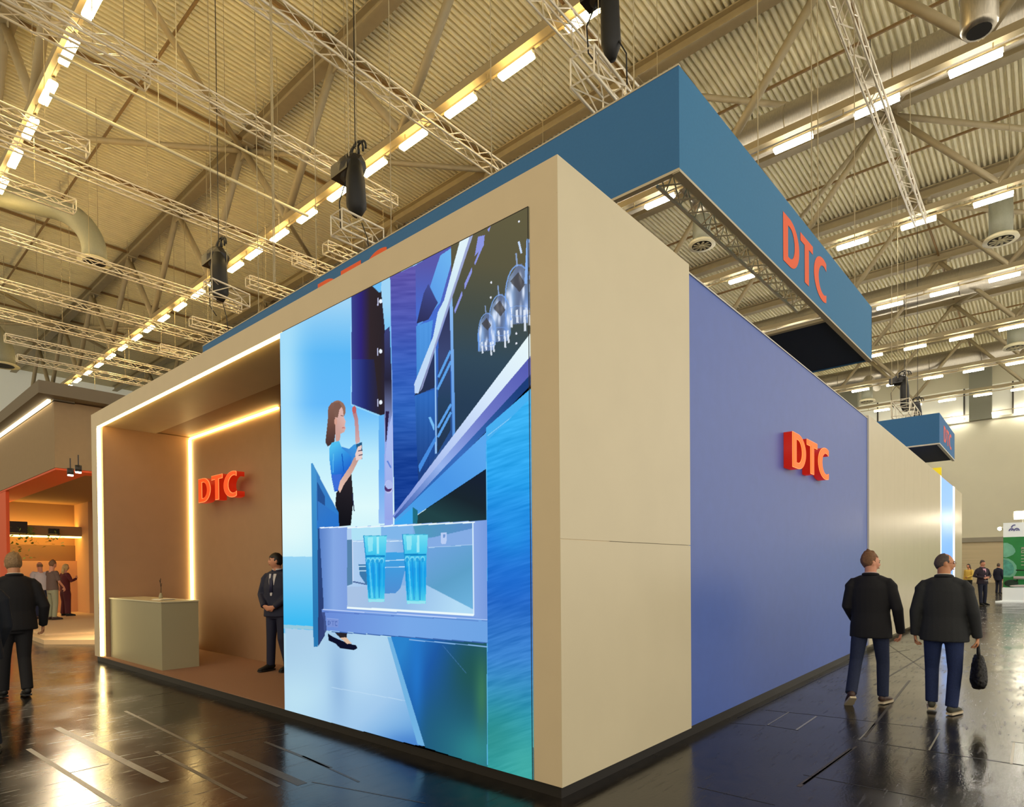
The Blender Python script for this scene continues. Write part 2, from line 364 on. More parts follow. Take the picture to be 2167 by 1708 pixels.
# cables and hoists
def hoist(top, size, label, zlen, hang=0):
    t = empty('chain_hoist', top, label, 'chain hoist', 'black chain hoists'); s = size
    b = NB(); ellipsoid(b, (-.18*s, .05*s, .1*s), (.3*s, .2*s, .2*s), sub=2); box(b, -.5*s, -.05*s, -.12*s, .16*s, -.02*s, .18*s); link('motor', b, M_black, t, False)
    b = NB(); tube(b, [(0, 0, .1*s), (0, 0, -.2*s), (.02*s, 0, -zlen*.8), (.03*s, 0, -zlen)], [.1*s, .15*s, .16*s, .07*s], 10); link('chain_bag', b, M_blackrub, t, True)
    b = NB(); tube(b, [(0, 0, .3*s), (0, 0, 19.835-top[2])], .012, 5); link('chain', b, M_black, t)
    b = NB()
    for q, (dx, r_) in enumerate(((-.1, .13), (-.02, .16), (.09, .12))):
        tube(b, [(dx*s+math.cos(a)*r_*s, .05*s, .28*s+math.sin(a)*r_*s) for a in np.linspace(-.3, PI+.3, 9)], .018*s, 5)
    tube(b, [(-.2*s, 0, 0), (-.45*s, 0, -.35*s), (-.42*s, 0, -.8*s), (-.3*s, .1, -1.0*s)], .014, 5)
    tube(b, [(.15*s, 0, -.9*s), (.3*s, 0, -1.2*s), (.25*s, .1, -1.6*s)], .012, 5)
    link('cable_loops', b, M_blackrub, t, True)
    return t
hoist(at(1290, -25, 2, 10.9), 1.0, 'black chain hoist hanging above the banner corner', 1.15)
hoist(at(752, 356, 2, 10.4), 1.4, 'black chain hoist above the middle of the fascia', 1.05)
hoist(at(463, 548, 2, 10.4), 1.45, 'black chain hoist at the left, with a cable ring', 1.2)
hoist(at(1914, 808, 2, 12), 1.5, 'black chain hoist over the small far banner, upper one', 1.7)
hoist(at(1942, 862, 2, 9.6), 1.2, 'black chain hoist standing on the small far banner', 1.3)
def wire(px, y0, y1, z, label, r=.01, z1=19.835):
    p = at(px, y1, 2, z); b = NB(); tube(b, [p, (p.x, p.y, z1)], r, 5); tagp(link('suspension_wire', b, M_steel, None), label, 'wire', 'thin suspension wires')
for px, pz, yb, lab in ((579, 7.2, 600, 'left of the banner letters'), (582, 7.2, 598, 'beside its twin left of the banner letters'), (1718, 8.0, 470, 'at the letters of the right banner'), (738, 9, 330, 'above the middle hoist'), (1900, 9, 800, 'right of the banner end')):
    wire(px, 0, yb, pz, 'thin steel wire dropping from the roof '+lab)

# ------------------------------------------------------------------ ducts
def duct(y, z, r, x0, x1, label):
    t = empty('air_duct', (x1, y, z), label, 'air duct', 'long round ducts')
    b = NB(); tube(b, [(x0-x1, 0, 0), (0, 0, 0)], r, 28); link('pipe', b, M_duct, t, True)
    for q in range(8):
        b = NB(); tube(b, [(-3-3.4*q, 0, 0), (-3.06-3.4*q, 0, 0)], r*1.015, 28); link('collar', b, M_duct, t, True)
    b = NB()
    for q in range(int((x1-x0)/4)): tube(b, [(-2-4*q, 0, r*.9), (-2-4*q, 0, 19.4-z)], .015, 4)
    link('hanger', b, M_black, t)
    return t
duct(K(0, 15.9, 15).y-.6, 17.8, .66, -66, 12, 'fat galvanised duct crossing at upper right behind the banner')
duct(K(0, 31.2, 15).y, 17.9, .78, -66, 12, 'galvanised duct seen past the banner end, second back')
duct(K(0, 44.3, 15).y, 17.9, .9, -66, 12, 'galvanised duct farthest back before the end wall')
def diffuser(p, s, label, elbow=True, up=2.2, drop=.9, ddir=(0, 1, 0)):
    t = empty('air_diffuser', p, label, 'air diffuser', 'round ceiling air diffusers')
    b = NB(); tube(b, [(0, 0, .0), (0, 0, drop*s)], .3*s, 20); link('body', b, M_ductdk, t, True)
    b = NB(); tube(b, [(0, 0, -.02), (0, 0, .08*s), (0, 0, .14*s)], [.46*s, .42*s, .3*s], 24); link('rim', b, M_cream, t, True)
    b = NB()
    for q in range(10):
        a = q*PI/5; bar(b, (.08*s*math.cos(a), .08*s*math.sin(a), -.04), (.3*s*math.cos(a+.3), .3*s*math.sin(a+.3), -.05), .07*s, .01)
    tube(b, [(0, 0, -.07), (0, 0, -.02)], .09*s, 12); link('grille', b, M_cream, t)
    b = NB(); tube(b, [(0, 0, -.028), (0, 0, -.022)], .33*s, 20); link('opening', b, M_black, t)
    b = NB(); tube(b, [(.2*s, 0, .2), (.2*s, 0, 19.835-p[2])], .012, 5); link('hanger', b, M_steel, t)
    if elbow:
        d = Vector(ddir); b = NB(); R = .55*s; pts = [Vector((0, 0, drop*s))+Vector((0, 0, 1))*R*math.sin(a)+d*R*(1-math.cos(a)) for a in np.linspace(0, PI/2, 7)]
        pts.append(pts[-1]+d*up*s); tube(b, pts, .24*s, 16); link('elbow', b, M_duct, t, True)
    return t
diffuser(at(1485, 519, 2, 14.4), 1.15, 'round air diffuser seen through the banner ring', drop=.95, ddir=(0, -1, 0), up=1.4)
diffuser(at(2118, 508, 2, 14.4), 1.3, 'round air diffuser at the right edge, large one', drop=1.3, ddir=(0, 1, 0))
diffuser(at(1835, 850, 2, 14.4), 1.3, 'small far air diffuser left of the upper far hoist', drop=.9)
diffuser(at(2150, 735, 2, 14.4), 1.4, 'far air diffuser at the right edge under the farthest duct', drop=1.0)
# big elbows over the left aisle
for (px, py, s, lab) in ((200, 552, 1.35, 'large sheet metal duct elbow over the left aisle'), (6, 772, 1.9, 'large sheet metal duct elbow cut by the left edge')):
    p = at(px, py, 2, 13.6); t = empty('air_duct_elbow', p, lab, 'air duct'); b = NB()
    d = Vector((-.55, -.8, .12)).normalized(); R = 1.0*s
    pts = [Vector((0, 0, 0)), Vector((0, 0, .25*s))]+[Vector((0, 0, .25*s))+Vector((0, 0, 1))*R*math.sin(a)+d*R*(1-math.cos(a)) for a in np.linspace(.2, PI/2, 8)]
    pts.append(pts[-1]+d*2.6*s); pts.append(pts[-1]+d*.4*s-Vector((0, 0, .6*s)))
    tube(b, pts, .3*s, 20); link('pipe', b, M_ductdk, t, True)
    b = NB(); tube(b, [(0, 0, -.05), (0, 0, .03)], [.42*s, .36*s], 22); link('rim', b, M_cream, t, True)
    b = NB(); tube(b, [(0, 0, -.06), (0, 0, -.052)], .28*s, 20); link('opening', b, M_black, t)
    b = NB(); tube(b, [(.1, .1, .2), (.1, .1, 19.835-p[2])], .012, 5); link('hanger', b, M_steel, t)
t = empty('air_duct', at(2072, 66, 2, 13.6), 'short vertical bright duct stub at the top right corner', 'air duct')
b = NB(); tube(b, [(0, 0, 0), (0, 0, .1), (0, 0, 3.6)], [.3, .36, .36], 20); link('pipe', b, M_duct, t, True)
b = NB(); tube(b, [(0, 0, .8), (0, 0, .86)], .38, 20); link('collar', b, M_duct, t, True)
b = NB(); tube(b, [(0, 0, -.01), (0, 0, .002)], .24, 16); link('opening', b, M_black, t)

# ------------------------------------------------------------------ letters D T C
def arc(cx, cy, rx, ry, a0, a1, n): return [(cx+rx*math.cos(a), cy+ry*math.sin(a)) for a in np.linspace(a0, a1, n)]
def letter_loops(ch, e=0.0):             # unit height; e insets the stroke; returns outlines and advance width
    s = .215
    if ch == 'D':
        o = [(e, e), (e, 1-e), (.30, 1-e)]+arc(.30, .5, .44-e, .5-e, PI/2, -PI/2, 20)[1:-1]+[(.30, e)]
        i = [(s-e, s*.8-e), (.30, s*.8-e)]+arc(.30, .5, .44-s+e, .5-s*.8+e, -PI/2, PI/2, 16)[1:-1]+[(.30, 1-s*.8+e), (s-e, 1-s*.8+e)]
        return [o, i], .74
    if ch == 'T':
        return [[(e, 1-e), (.64-e, 1-e), (.64-e, 1-s*.82+e), (.32+s/2-e, 1-s*.82+e), (.32+s/2-e, e), (.32-s/2+e, e), (.32-s/2+e, 1-s*.82+e), (e, 1-s*.82+e)]], .64
    if ch == 'C':
        a = .98
        o = arc(.50, .5, .50-e, .51-e, a, 2*PI-a, 30); i = arc(.54, .5, .50-s-.0+e, .51-s*.8+e, 2*PI-a*.92, a*.92, 26)
        X = .70-e
        o = [(X, 1-.035-e)]+[p for p in o if p[0] < X-.005]+[(X, .035+e)]
        i = [(X, .215-e)]+[p for p in i if p[0] < X-.005]+[(X, 1-.215+e)]
        return [o+i], .70
def letter(ch, name, M, parent, org, ux, uy, h, wscale, depth, e=0.0, lab=None):
    # flat filled outline in the plane (ux, uy), extruded by depth along ux x uy
    cu = bpy.data.curves.new(name, 'CURVE'); cu.dimensions = '2D'; cu.fill_mode = 'BOTH'; cu.extrude = depth/2
    loops, w = letter_loops(ch, e)
    for lp in loops:
        sp = cu.splines.new('POLY'); sp.points.add(len(lp)-1); sp.use_cyclic_u = True
        for k, (a, c) in enumerate(lp): sp.points[k].co = (a*wscale*h, c*h, 0, 1)
    tmp = bpy.data.objects.new(name, cu); COL.objects.link(tmp); bpy.context.view_layer.update()
    me = bpy.data.meshes.new_from_object(tmp.evaluated_get(bpy.context.evaluated_depsgraph_get())); COL.objects.unlink(tmp); bpy.data.objects.remove(tmp)
    ux, uy = Vector(ux), Vector(uy); uz = ux.cross(uy)
    R = Matrix((ux, uy, uz)).transposed().to_4x4(); R.translation = Vector(org)+uz*depth/2
    b = NB(); b.from_mesh(me); bmesh.ops.transform(b, matrix=R, verts=b.verts); bpy.data.meshes.remove(me)
    return wlink(name, b, M, parent, label=lab), w*wscale*h
def logo(org, ux, uy, h, total_w, depth, label, cat, Mface, Mbody, Mrim, group=None, gap=.06, parent=None):
    ux, uy = Vector(ux).normalized(), Vector(uy).normalized(); uz = ux.cross(uy)
    wu = (.74+.64+.70+2*gap)*h; ws = total_w/wu
    t = parent or empty('company_sign', org, label, cat, group)
    x = 0
    for ch in 'DTC':
        o, w = letter(ch, 'letter', Mbody, t, Vector(org)+ux*x, ux, uy, h, ws, depth)
        if Mrim:
            letter(ch, 'letter_rim', Mrim, o, Vector(org)+ux*x+uz*depth, ux, uy, h, ws, .006)
            letter(ch, 'letter_face', Mface, o, Vector(org)+ux*x+uz*(depth+.006), ux, uy, h, ws, .006, e=.022)
        x += w+gap*h*ws
    return t

# ------------------------------------------------------------------ the booth
Z = .093; HB = 4.451; LB = -10.64; YR = 9.64; R1 = 2.02; XE0, XE1 = -3.745, -.262; ZO = 4.19
booth = empty('exhibition_booth', (0, 0, 0), 'long beige exhibition booth with lit recess at left and blue panel at right', 'exhibition booth')
def part(name, M, *boxes, label=None, parent=None, smooth=False):
    b = NB()
    for bx in boxes: box(b, *bx)
    return link(name, b, M, parent or booth, smooth, label)
part('plinth', M_plinth, (LB+.02, -.035, .035, 9.6, 0, Z), label='dark strip at the foot of the booth walls')
part('fascia', M_beige, (LB, -.003, 0, .9, ZO+.004, HB), (LB, LB+.33, 0, 1.6, Z, ZO+.004), (XE1, -.014, 0, .5, Z, ZO+.004), (-.014, -.0031, .0, .62, Z, ZO+.003), label='beige frame around screen and recess')
part('side_wall', M_beige_side, (-.003, 0, .0, R1, Z, 1.815), (-.003, 0, .0, R1, 1.821, HB), (-.2, -.014, .6, R1, Z, HB), label='beige corner section')
part('blue_panel', M_blue, (-.25, -.03, R1+.006, YR-.01, Z, HB-.06), label='blue panel')
part('panel_edge', M_white, (-.03, .0, YR-.012, YR+.002, Z, HB), (-.25, -.02, R1, YR, HB-.06, HB-.045))
part('rear_wall', M_beige_side, *[(-.25, 0, YR+1.28*q+.003, YR+1.28*(q+1), Z, HB) for q in range(8)], label='long pale beige wall behind the blue panel')
M_bluelit = mat('lit_blue_fabric', (90, 140, 230), .4, emit=(120, 170, 250), estr=.9)
part('lit_panel', M_bluelit, (-.25, -.02, YR+10.27, 23.9, Z, HB), label='glowing light blue panel')
part('lit_panel_edge', mat('lit_white_edge', (240, 245, 255), .4, emit=(225, 235, 255), estr=1.1), (-.02, .0, YR+10.27, YR+10.5, Z, HB), (-.02, 0, 23.5, 23.9, Z, HB))
part('end_wall', M_beige_side, (-.25, 0, 23.9, 26.4, Z, HB-.02), label='pale end section')
part('inner_ceiling', M_taupe, (-10.31, XE0+.0, .03, 1.56, ZO+.03, ZO+.09), label='underside of the recess')
part('recess_side', M_taupe, (-10.31, -10.18, .05, 1.56, Z, ZO+.02), label='left side of the recess')
part('recess_back', M_taupe, (-10.2, -6.78, 1.51, 1.60, Z, ZO+.02), (-6.78, -6.70, 1.51, 3.5, Z, ZO+.02), label='back wall of the recess')
part('passage_wall', mat('passage_grey', (150, 128, 108), .7), (-6.7, -3.2, 3.4, 3.5, Z, ZO+.02), (XE0-.04, XE0+.0, .14, 3.5, Z, ZO+.02), (-6.7, XE0, 1.5, 3.5, ZO+.02, ZO+.08))
part('carpet', M_carpet, (-10.31, XE0, .0, 3.5, Z, Z+.012), label='brown carpet')
part('roof_cover', M_black, (LB+.1, -.26, .3, 1.6, ZO+.1, ZO+.12), (-3.7, -.26, 1.6, 9.5, HB-.2, HB-.18))
# led strips
part('led_strip', M_led, (-10.31, XE0-.002, .002, .03, ZO-.026, ZO+.006), label='glowing strip under the fascia')
part('led_strip', M_ledhot, (-10.31, -10.272, -.004, .045, Z+.02, ZO-.03), label='glowing upright strip at the left edge')
part('led_strip', M_led, (-10.17, -6.72, 1.475, 1.505, ZO-.02, ZO+.01), label='glowing strip over the recess back wall')
part('led_strip', M_ledhot, (-10.175, -10.14, 1.465, 1.505, Z+.1, ZO-.03), label='glowing upright strip at the inner corner')

# counter and what lies on it
t = empty('reception_counter', (-8.93, .11, Z), 'plain beige reception counter in the lit recess', 'counter')
b = NB(); box(b, -10.12, -7.70, .11, .64, Z+.012, 1.135); wlink('body', b, M_counter, t)
b = NB(); box(b, -10.14, -7.685, .095, .655, 1.135, 1.155); wlink('counter_top', b, mat('counter_top', (206, 196, 160), .35), t)
b = NB()
for q in range(3): box(b, -8.45+.02*q, -8.12+.02*q, .22+.01*q, .44+.01*q, 1.156+.006*q, 1.161+.006*q)
tagp(link('brochure_stack', b, mat('paper_white', (232, 226, 205), .6)), 'small white stack of brochures on the reception counter', 'brochures')
t = empty('twig_vase', (-8.72, .45, 1.155), 'small vase with a thin dark twig on the reception counter', 'vase')
b = NB(); tube(b, [(0, 0, 0), (0, 0, .03), (0, 0, .08), (0, 0, .1)], [.03, .035, .02, .015], 12); link('vase', b, M_counter, t, True)
b = NB(); tube(b, [(0, 0, .09), (.01, 0, .18), (-.02, 0, .27), (.0, 0, .34)], .005, 5); tube(b, [(-.02, 0, .27), (-.06, 0, .31)], .004, 5); tube(b, [(.01, 0, .2), (.05, 0, .26)], .004, 5); link('twig', b, M_blackrub, t)

logo(at(437, 1066, 1, 1.38), (1, 0, 0), (0, 0, 1), .43, (at(518, 1055, 1, 1.38)-at(437, 1066, 1, 1.38)).x, .13, 'glowing orange DTC letters on the back wall of the lit recess', 'sign', M_let_face2, M_let_side, M_let_rim, 'DTC signs')
logo((-.028, 4.80, 2.885), (0, 1, 0), (0, 0, 1), .455, 1.70, .105, 'glowing orange DTC letters standing out from the blue panel', 'sign', M_let_face, M_let_side, M_let_rim, 'DTC signs')

# ------------------------------------------------------------------ video wall
def screen():
    xs = np.arange(598.5, 1128.6, .95); nz = 880
    X = np.array([at(a, 1200, 1, 0).x for a in xs]); X = np.interp(np.linspace(0, 1, len(xs)), np.linspace(0, 1, len(xs)), X)
    X[0], X[-1] = XE0+.002, XE1-.006
    Zs = np.linspace(Z, ZO, nz)
    GX, GZ = np.meshgrid(X, Zs)
    D = np.stack([GX-CAM.x, np.full_like(GX, -.012)-CAM.y, GZ-CAM.z], -1)
    zc = D@np.array(_f); px = CX+F*(D@np.array(RT))/zc; py = CY-F*(D@np.array(UP))/zc
    img = np.zeros(px.shape+(3,))
    rng = np.random.RandomState(3)
    def inside(P):
        m_ = np.zeros(px.shape, bool); n = len(P)
        x0, y0 = min(p[0] for p in P), min(p[1] for p in P); x1, y1 = max(p[0] for p in P), max(p[1] for p in P)
        sel = (px >= x0) & (px <= x1) & (py >= y0) & (py <= y1); a = px[sel]; c = py[sel]; r = np.zeros(a.shape, bool)
        for i in range(n):
            (xa, ya), (xb, yb) = P[i], P[(i+1) % n]
            if ya == yb: continue
            r ^= ((ya > c) != (yb > c)) & (a < (xb-xa)*(c-ya)/(yb-ya)+xa)
        m_[sel] = r; return m_
    def fill(P, *stops, a=None, op=1.0, tex=0, tdir=(0, 1), tsc=1.0):
        m_ = inside(P); cs = [np.array(s, float) for s in stops]
        if len(cs) == 1: col = np.broadcast_to(cs[0], px.shape+(3,))
        else:
            (xa, ya), (xb, yb) = a; tt = ((px-xa)*(xb-xa)+(py-ya)*(yb-ya))/((xb-xa)**2+(yb-ya)**2); tt = np.clip(tt, 0, 1)*(len(cs)-1)
            k = np.clip(tt.astype(int), 0, len(cs)-2); fr = (tt-k)[..., None]; A = np.array(cs); col = A[k]*(1-fr)+A[k+1]*fr
        if tex:
            u = px*tdir[0]+py*tdir[1]; w_ = (vn(px*.02+3, u*.33*tsc+.6*np.sin(px*.03))+.6*vn(px*.05, u*.8*tsc)-.8)*2.2
            col = col+(w_*tex)[..., None]
        o_ = op if np.isscalar(op) else op[..., None]
        img[m_] = (img*(1-o_)+col*o_)[m_]
    G_ = rng.rand(512, 64)
    def vn(a, b_):
        a = np.abs(a)+.5; b_ = np.abs(b_)+.5; i, j = a.astype(int), b_.astype(int); f, g_ = a-i, b_-j; f = f*f*(3-2*f); g_ = g_*g_*(3-2*g_)
        T = lambda q, w: G_[(w) % 512, (q) % 64]
        return (T(i, j)*(1-f)+T(i+1, j)*f)*(1-g_)+(T(i, j+1)*(1-f)+T(i+1, j+1)*f)*g_
    def glow(cx, cy, sx, sy, c, op, P=None):
        w_ = (np.exp(-(((px-cx)/sx)**2+((py-cy)/sy)**2))*op)
        if P: w_ = w_*inside(P)
        img[:] = img*(1-w_[..., None])+np.array(c, float)*w_[..., None]
    def line(p, q, w, c, op=1.0):
        d = np.array(q, float)-p; n_ = np.array((-d[1], d[0]))/np.hypot(*d)*w/2; p, q = np.array(p), np.array(q)
        fill([tuple(p-n_), tuple(q-n_), tuple(q+n_), tuple(p+n_)], c, op=op)
    def ell(cx, cy, rx, ry, c, op=1.0):
        fill([(cx+rx*math.cos(t_), cy+ry*math.sin(t_)) for t_ in np.linspace(0, 2*PI, 24)[:-1]], c, op=op)
    # far background: sky and sea of light
    fill([(590, 400), (900, 400), (900, 1530), (590, 1530)], (160, 212, 245), (92, 184, 246), (100, 186, 250), (190, 236, 252), (222, 250, 252), (196, 238, 250), a=((700, 640), (700, 1180)))
    glow(600, 800, 40, 240, (200, 240, 252), .7); glow(610, 1120, 60, 60, (235, 255, 252), .6)
    fill([(590, 1178), (668, 1178), (668, 1340), (590, 1340)], (150, 212, 244), (112, 200, 244), (60, 186, 242), a=((600, 1178), (600, 1320)))
    fill([(598, 1322), (670, 1326), (670, 1333), (598, 1330)], (150, 200, 220))
    # floor
    fill([(600, 1330), (700, 1336), (825, 1348), (898, 1580), (870, 1576), (600, 1503)], (170, 206, 232), (176, 214, 240), (160, 200, 236), (96, 160, 220), a=((640, 1340), (860, 1590)))
    FL = [(600, 1330), (700, 1336), (825, 1348), (898, 1580), (870, 1576), (600, 1503)]
    glow(715, 1440, 22, 90, (128, 168, 214), .6, FL); glow(620, 1480, 60, 60, (196, 232, 244), .6, FL); glow(770, 1420, 40, 60, (190, 222, 246), .5, FL)
    line((700, 1455), (860, 1484), 2, (190, 220, 244), op=.6)
    glow(860, 1575, 60, 26, (64, 120, 200), .7, FL)
    fill([(818, 1348), (826, 1348), (898, 1580), (882, 1576)], (112, 178, 226))
    # dark base cupboard under drawer
    fill([(825, 1345), (1030, 1362), (1030, 1625), (898, 1582)], (42, 130, 205), (30, 90, 170), (32, 84, 130), (34, 88, 112), a=((840, 1400), (1020, 1480)))
    CP = [(825, 1345), (1030, 1362), (1030, 1625), (898, 1582)]
    glow(940, 1560, 70, 90, (34, 96, 124), .9, CP); glow(1010, 1590, 60, 60, (50, 144, 146), .8, CP); glow(1000, 1420, 50, 90, (34, 86, 84), .95, CP); glow(1018, 1470, 14, 80, (66, 130, 90), .7, CP); glow(880, 1420, 14, 110, (36, 120, 205), .8, CP)
    line((935, 1366), (985, 1425), 1.2, (80, 130, 190), op=.6)
    # wall cupboard, door
    fill([(742, 560), (800, 560), (830, 880), (803, 880), (742, 856)], (58, 68, 140), (48, 38, 118), (50, 40, 44), (46, 38, 42), (40, 34, 60), a=((742, 700), (822, 700)))
    fill([(742, 760), (790, 760), (803, 880), (742, 856)], (60, 86, 170), (34, 44, 110), (46, 38, 48), a=((742, 800), (805, 800)), op=.8)
    line((741, 620), (742, 856), 2, (150, 210, 250))
    fill([(786, 604), (806, 593), (804, 618), (800, 618)], (110, 190, 245))
    for yy in (637, 743, 851):
        line((798, yy-7), (798, yy+9), 2, (200, 205, 240)); ell(804, yy, 3.4, 4.5, (236, 244, 255))
    line((742, 856), (803, 880), 3, (150, 214, 250))
    # lower column beside the cupboard (cream, hinge)
    fill([(800, 880), (812, 876), (812, 1108), (800, 1108)], (96, 176, 240), (100, 170, 240), (150, 190, 244), a=((806, 880), (806, 1100)))
    fill([(812, 700), (823, 690), (830, 870), (830, 1110), (812, 1112)], (60, 66, 120), (40, 38, 60), (150, 170, 230), (150, 170, 236), (150, 172, 238), a=((818, 700), (818, 1110)))
    fill([(814, 870), (822, 870), (816, 935), (814, 935)], (44, 34, 70)); fill([(822, 900), (830, 870), (830, 1100), (814, 1100), (814, 960)], (170, 188, 240), (150, 166, 232), a=((820, 940), (820, 1100)))
    ell(821, 1030, 9, 14, (190, 196, 240)); ell(820, 1032, 8, 9, (80, 52, 110)); ell(822, 1026, 8, 9, (176, 190, 240)); line((818, 975), (826, 990), 3, (90, 130, 215))
    # vertical wood panel
    fill([(824, 585), (878, 560), (885, 1060), (833, 1090)], (92, 84, 168), (78, 90, 180), (56, 96, 190), (48, 100, 190), (26, 66, 150), (20, 60, 148), a=((850, 580), (850, 1070)), tex=8, tsc=.6)
    line((826, 690), (829, 900), 1.6, (150, 180, 240), op=.7)
    # back of shelves
    fill([(878, 560), (1010, 480), (1000, 760), (960, 920), (884, 1040)], (90, 90, 170), (70, 110, 210), (50, 100, 190), (44, 80, 140), a=((900, 560), (900, 900)))
    fill([(930, 540), (965, 516), (930, 640), (895, 680), (881, 690)], (92, 156, 232), (110, 180, 240), a=((890, 600), (960, 560)))
    fill([(880, 684), (895, 620), (905, 600), (925, 640), (905, 676)], (70, 80, 150), (44, 46, 84), a=((920, 600), (890, 690)))
    fill([(879, 690), (915, 676), (905, 760), (880, 820)], (80, 150, 225), (70, 140, 215), a=((890, 690), (890, 800)), tex=4, tdir=(1, 0))
    fill([(920, 720), (918, 820), (875, 838), (900, 780)], (44, 58, 104), (40, 50, 78), a=((900, 730), (900, 830)))
    fill([(876, 836), (920, 824), (922, 960), (884, 1030)], (48, 106, 190), (30, 64, 130), a=((890, 840), (890, 1000)), tex=4, tdir=(1, 0))
    fill([(926, 720), (952, 640), (952, 910), (924, 960)], (52, 56, 90), (60, 72, 116), (40, 66, 96), (36, 54, 80), a=((940, 660), (940, 940)))
    line((919, 730), (921, 960), 3, (150, 196, 244))
    for a_, c_ in (((926, 798), (952, 742)), ((924, 824), (953, 764)), ((925, 905), (953, 855)), ((925, 925), (953, 872))): line(a_, c_, 5, (92, 160, 232))
    fill([(884, 985), (921, 920), (921, 933), (886, 1000)], (70, 140, 225)); fill([(905, 883), (910, 882), (918, 900), (917, 912)], (120, 190, 245))
    # dark glass side panel
    fill([(952, 500), (1000, 480), (1119, 400), (1124, 730), (960, 920)], (98, 92, 66), (92, 88, 66), (70, 78, 72), (52, 74, 90), (40, 62, 86), a=((1060, 460), (1010, 860)))
    fill([(950, 640), (956, 625), (962, 920), (956, 925)], (140, 186, 240), (90, 150, 225), a=((956, 640), (956, 900)))
    for P in (((1003, 541), (1010, 500), (1024, 497), (1022, 520)), ((1002, 556), (1022, 505), (1023, 515), (1004, 560)), ((981, 600), (997, 565), (997, 576), (982, 612)), ((960, 655), (976, 615), (977, 624), (961, 664)), ((1030, 485), (1037, 477), (1033, 490))): fill(P, (140, 150, 225))
    # bright led profile
    fill([(972, 508), (1000, 495), (950, 640), (884, 832), (876, 832), (875, 812), (915, 712), (925, 660), (938, 635)], (226, 244, 250), (200, 228, 246), (190, 214, 246), a=((980, 520), (880, 820)))
    fill([(993, 498), (1000, 495), (892, 822), (886, 830)], (150, 160, 205), op=.9)
    # glasses hanging
    for gx, gy, s_ in ((1098, 650, 1.25), (1058, 695, 1.0), (1030, 720, .8)):
        P = [(gx-24*s_, gy+30*s_), (gx-24*s_, gy-20*s_), (gx-18*s_, gy-50*s_), (gx-4*s_, gy-72*s_), (gx+4*s_, gy-74*s_), (gx+19*s_, gy-40*s_), (gx+22*s_, gy+10*s_), (gx+14*s_, gy+26*s_)]
        P = [(min(a_, 1119.5), c_) for a_, c_ in P]
        fill(P, (150, 176, 220), (110, 130, 190), (150, 190, 240), a=((gx-24*s_, gy), (gx+24*s_, gy)), op=.6)
        glow(gx-14*s_, gy-10*s_, 6*s_, 34*s_, (150, 190, 245), .7, P); glow(gx+12*s_, gy, 6*s_, 26*s_, (120, 160, 235), .7, P)
        for q in range(12):
            a_ = gx-20*s_+rng.rand()*38*s_; c_ = gy-52*s_+rng.rand()*66*s_
            glow(a_, c_, (1.5+2*rng.rand())*s_, (6+9*rng.rand())*s_, (224, 236, 255), .9, P)
        for q in range(14):
            t0, t1 = PI*(1+q/14), PI*(1+(q+1)/14)
            line((gx-1*s_+23*s_*math.cos(t0), gy-18*s_+54*s_*math.sin(t0)), (gx-1*s_+23*s_*math.cos(t1), gy-18*s_+54*s_*math.sin(t1)), 2.2*s_, (130, 172, 240), op=.85)
        line((gx-23*s_, gy+28*s_), (gx-24*s_, gy-20*s_), 3, (110, 160, 235)); line((gx-4*s_, gy-70*s_), (gx-6*s_, gy-92*s_), 2.5*s_, (150, 180, 235), op=.8)
        for dx, l_ in ((-15, 34), (-5, 26), (8, 40), (15, 30)): line((gx+dx*s_, gy+4*s_), (min(gx+dx*s_+2, 1119), gy+l_*s_), 4*s_, (232, 240, 252), op=.9)
        for q in range(10):
            t0, t1 = PI*2*q/10, PI*2*(q+1)/10; line((gx+20*s_*math.cos(t0), gy+6*s_+9*s_*math.sin(t0)), (gx+20*s_*math.cos(t1), gy+6*s_+9*s_*math.sin(t1)), 1.4, (120, 160, 230), op=.7)
        fill([(gx-16*s_, gy-44*s_), (gx-2*s_, gy-60*s_), (gx+10*s_, gy-40*s_), (gx, gy-26*s_)], (66, 62, 60), op=.75)
    line((1096, 510), (1102, 535), 4, (200, 220, 250)); line((1116, 505), (1111, 600), 6, (140, 180, 240))
    for p_ in ((1038, 597), (1037, 629), (1091, 726), (1097, 468), (1091, 705)): ell(*p_, 2, 2.2, (236, 240, 250))
    # long worktop
    fill([(829, 1092), (1119, 707), (1121, 706), (1122, 755), (836, 1100)], (232, 248, 250), (214, 232, 252), (180, 200, 244), (130, 150, 220), a=((1110, 720), (850, 1080)))
    fill([(832, 1094), (1122, 752), (1123, 800), (836, 1106)], (86, 92, 178), (110, 120, 200), (150, 180, 238), (60, 90, 170), a=((1122, 770), (840, 1100)))
    fill([(836, 1100), (1123, 790), (1124, 812), (1028, 912), (836, 1109)], (30, 62, 120), (60, 110, 190), (40, 100, 180), a=((1100, 820), (850, 1095)))
    fill([(833, 1100), (1027, 915), (1027, 992), (880, 1090), (872, 1107), (833, 1107)], (92, 168, 240), (74, 150, 230), (76, 160, 232), a=((1020, 950), (850, 1100)))
    fill([(1027, 905), (1124, 820), (1124, 1000), (1027, 1000)], (74, 178, 242), (70, 172, 240), a=((1070, 850), (1070, 1000)))
    line((1030, 922), (1123, 850), 1.3, (160, 216, 250), op=.8)
    # opening of the carcass
    fill([(1027, 993), (1028, 1101), (882, 1109), (882, 1090)], (24, 34, 50), (26, 38, 46), (34, 66, 70), a=((1000, 1010), (960, 1105)))
    fill([(872, 1073), (882, 1080), (882, 1110), (872, 1110)], (34, 110, 130)); fill([(833, 1107), (872, 1074), (872, 1110), (833, 1112)], (60, 166, 238))
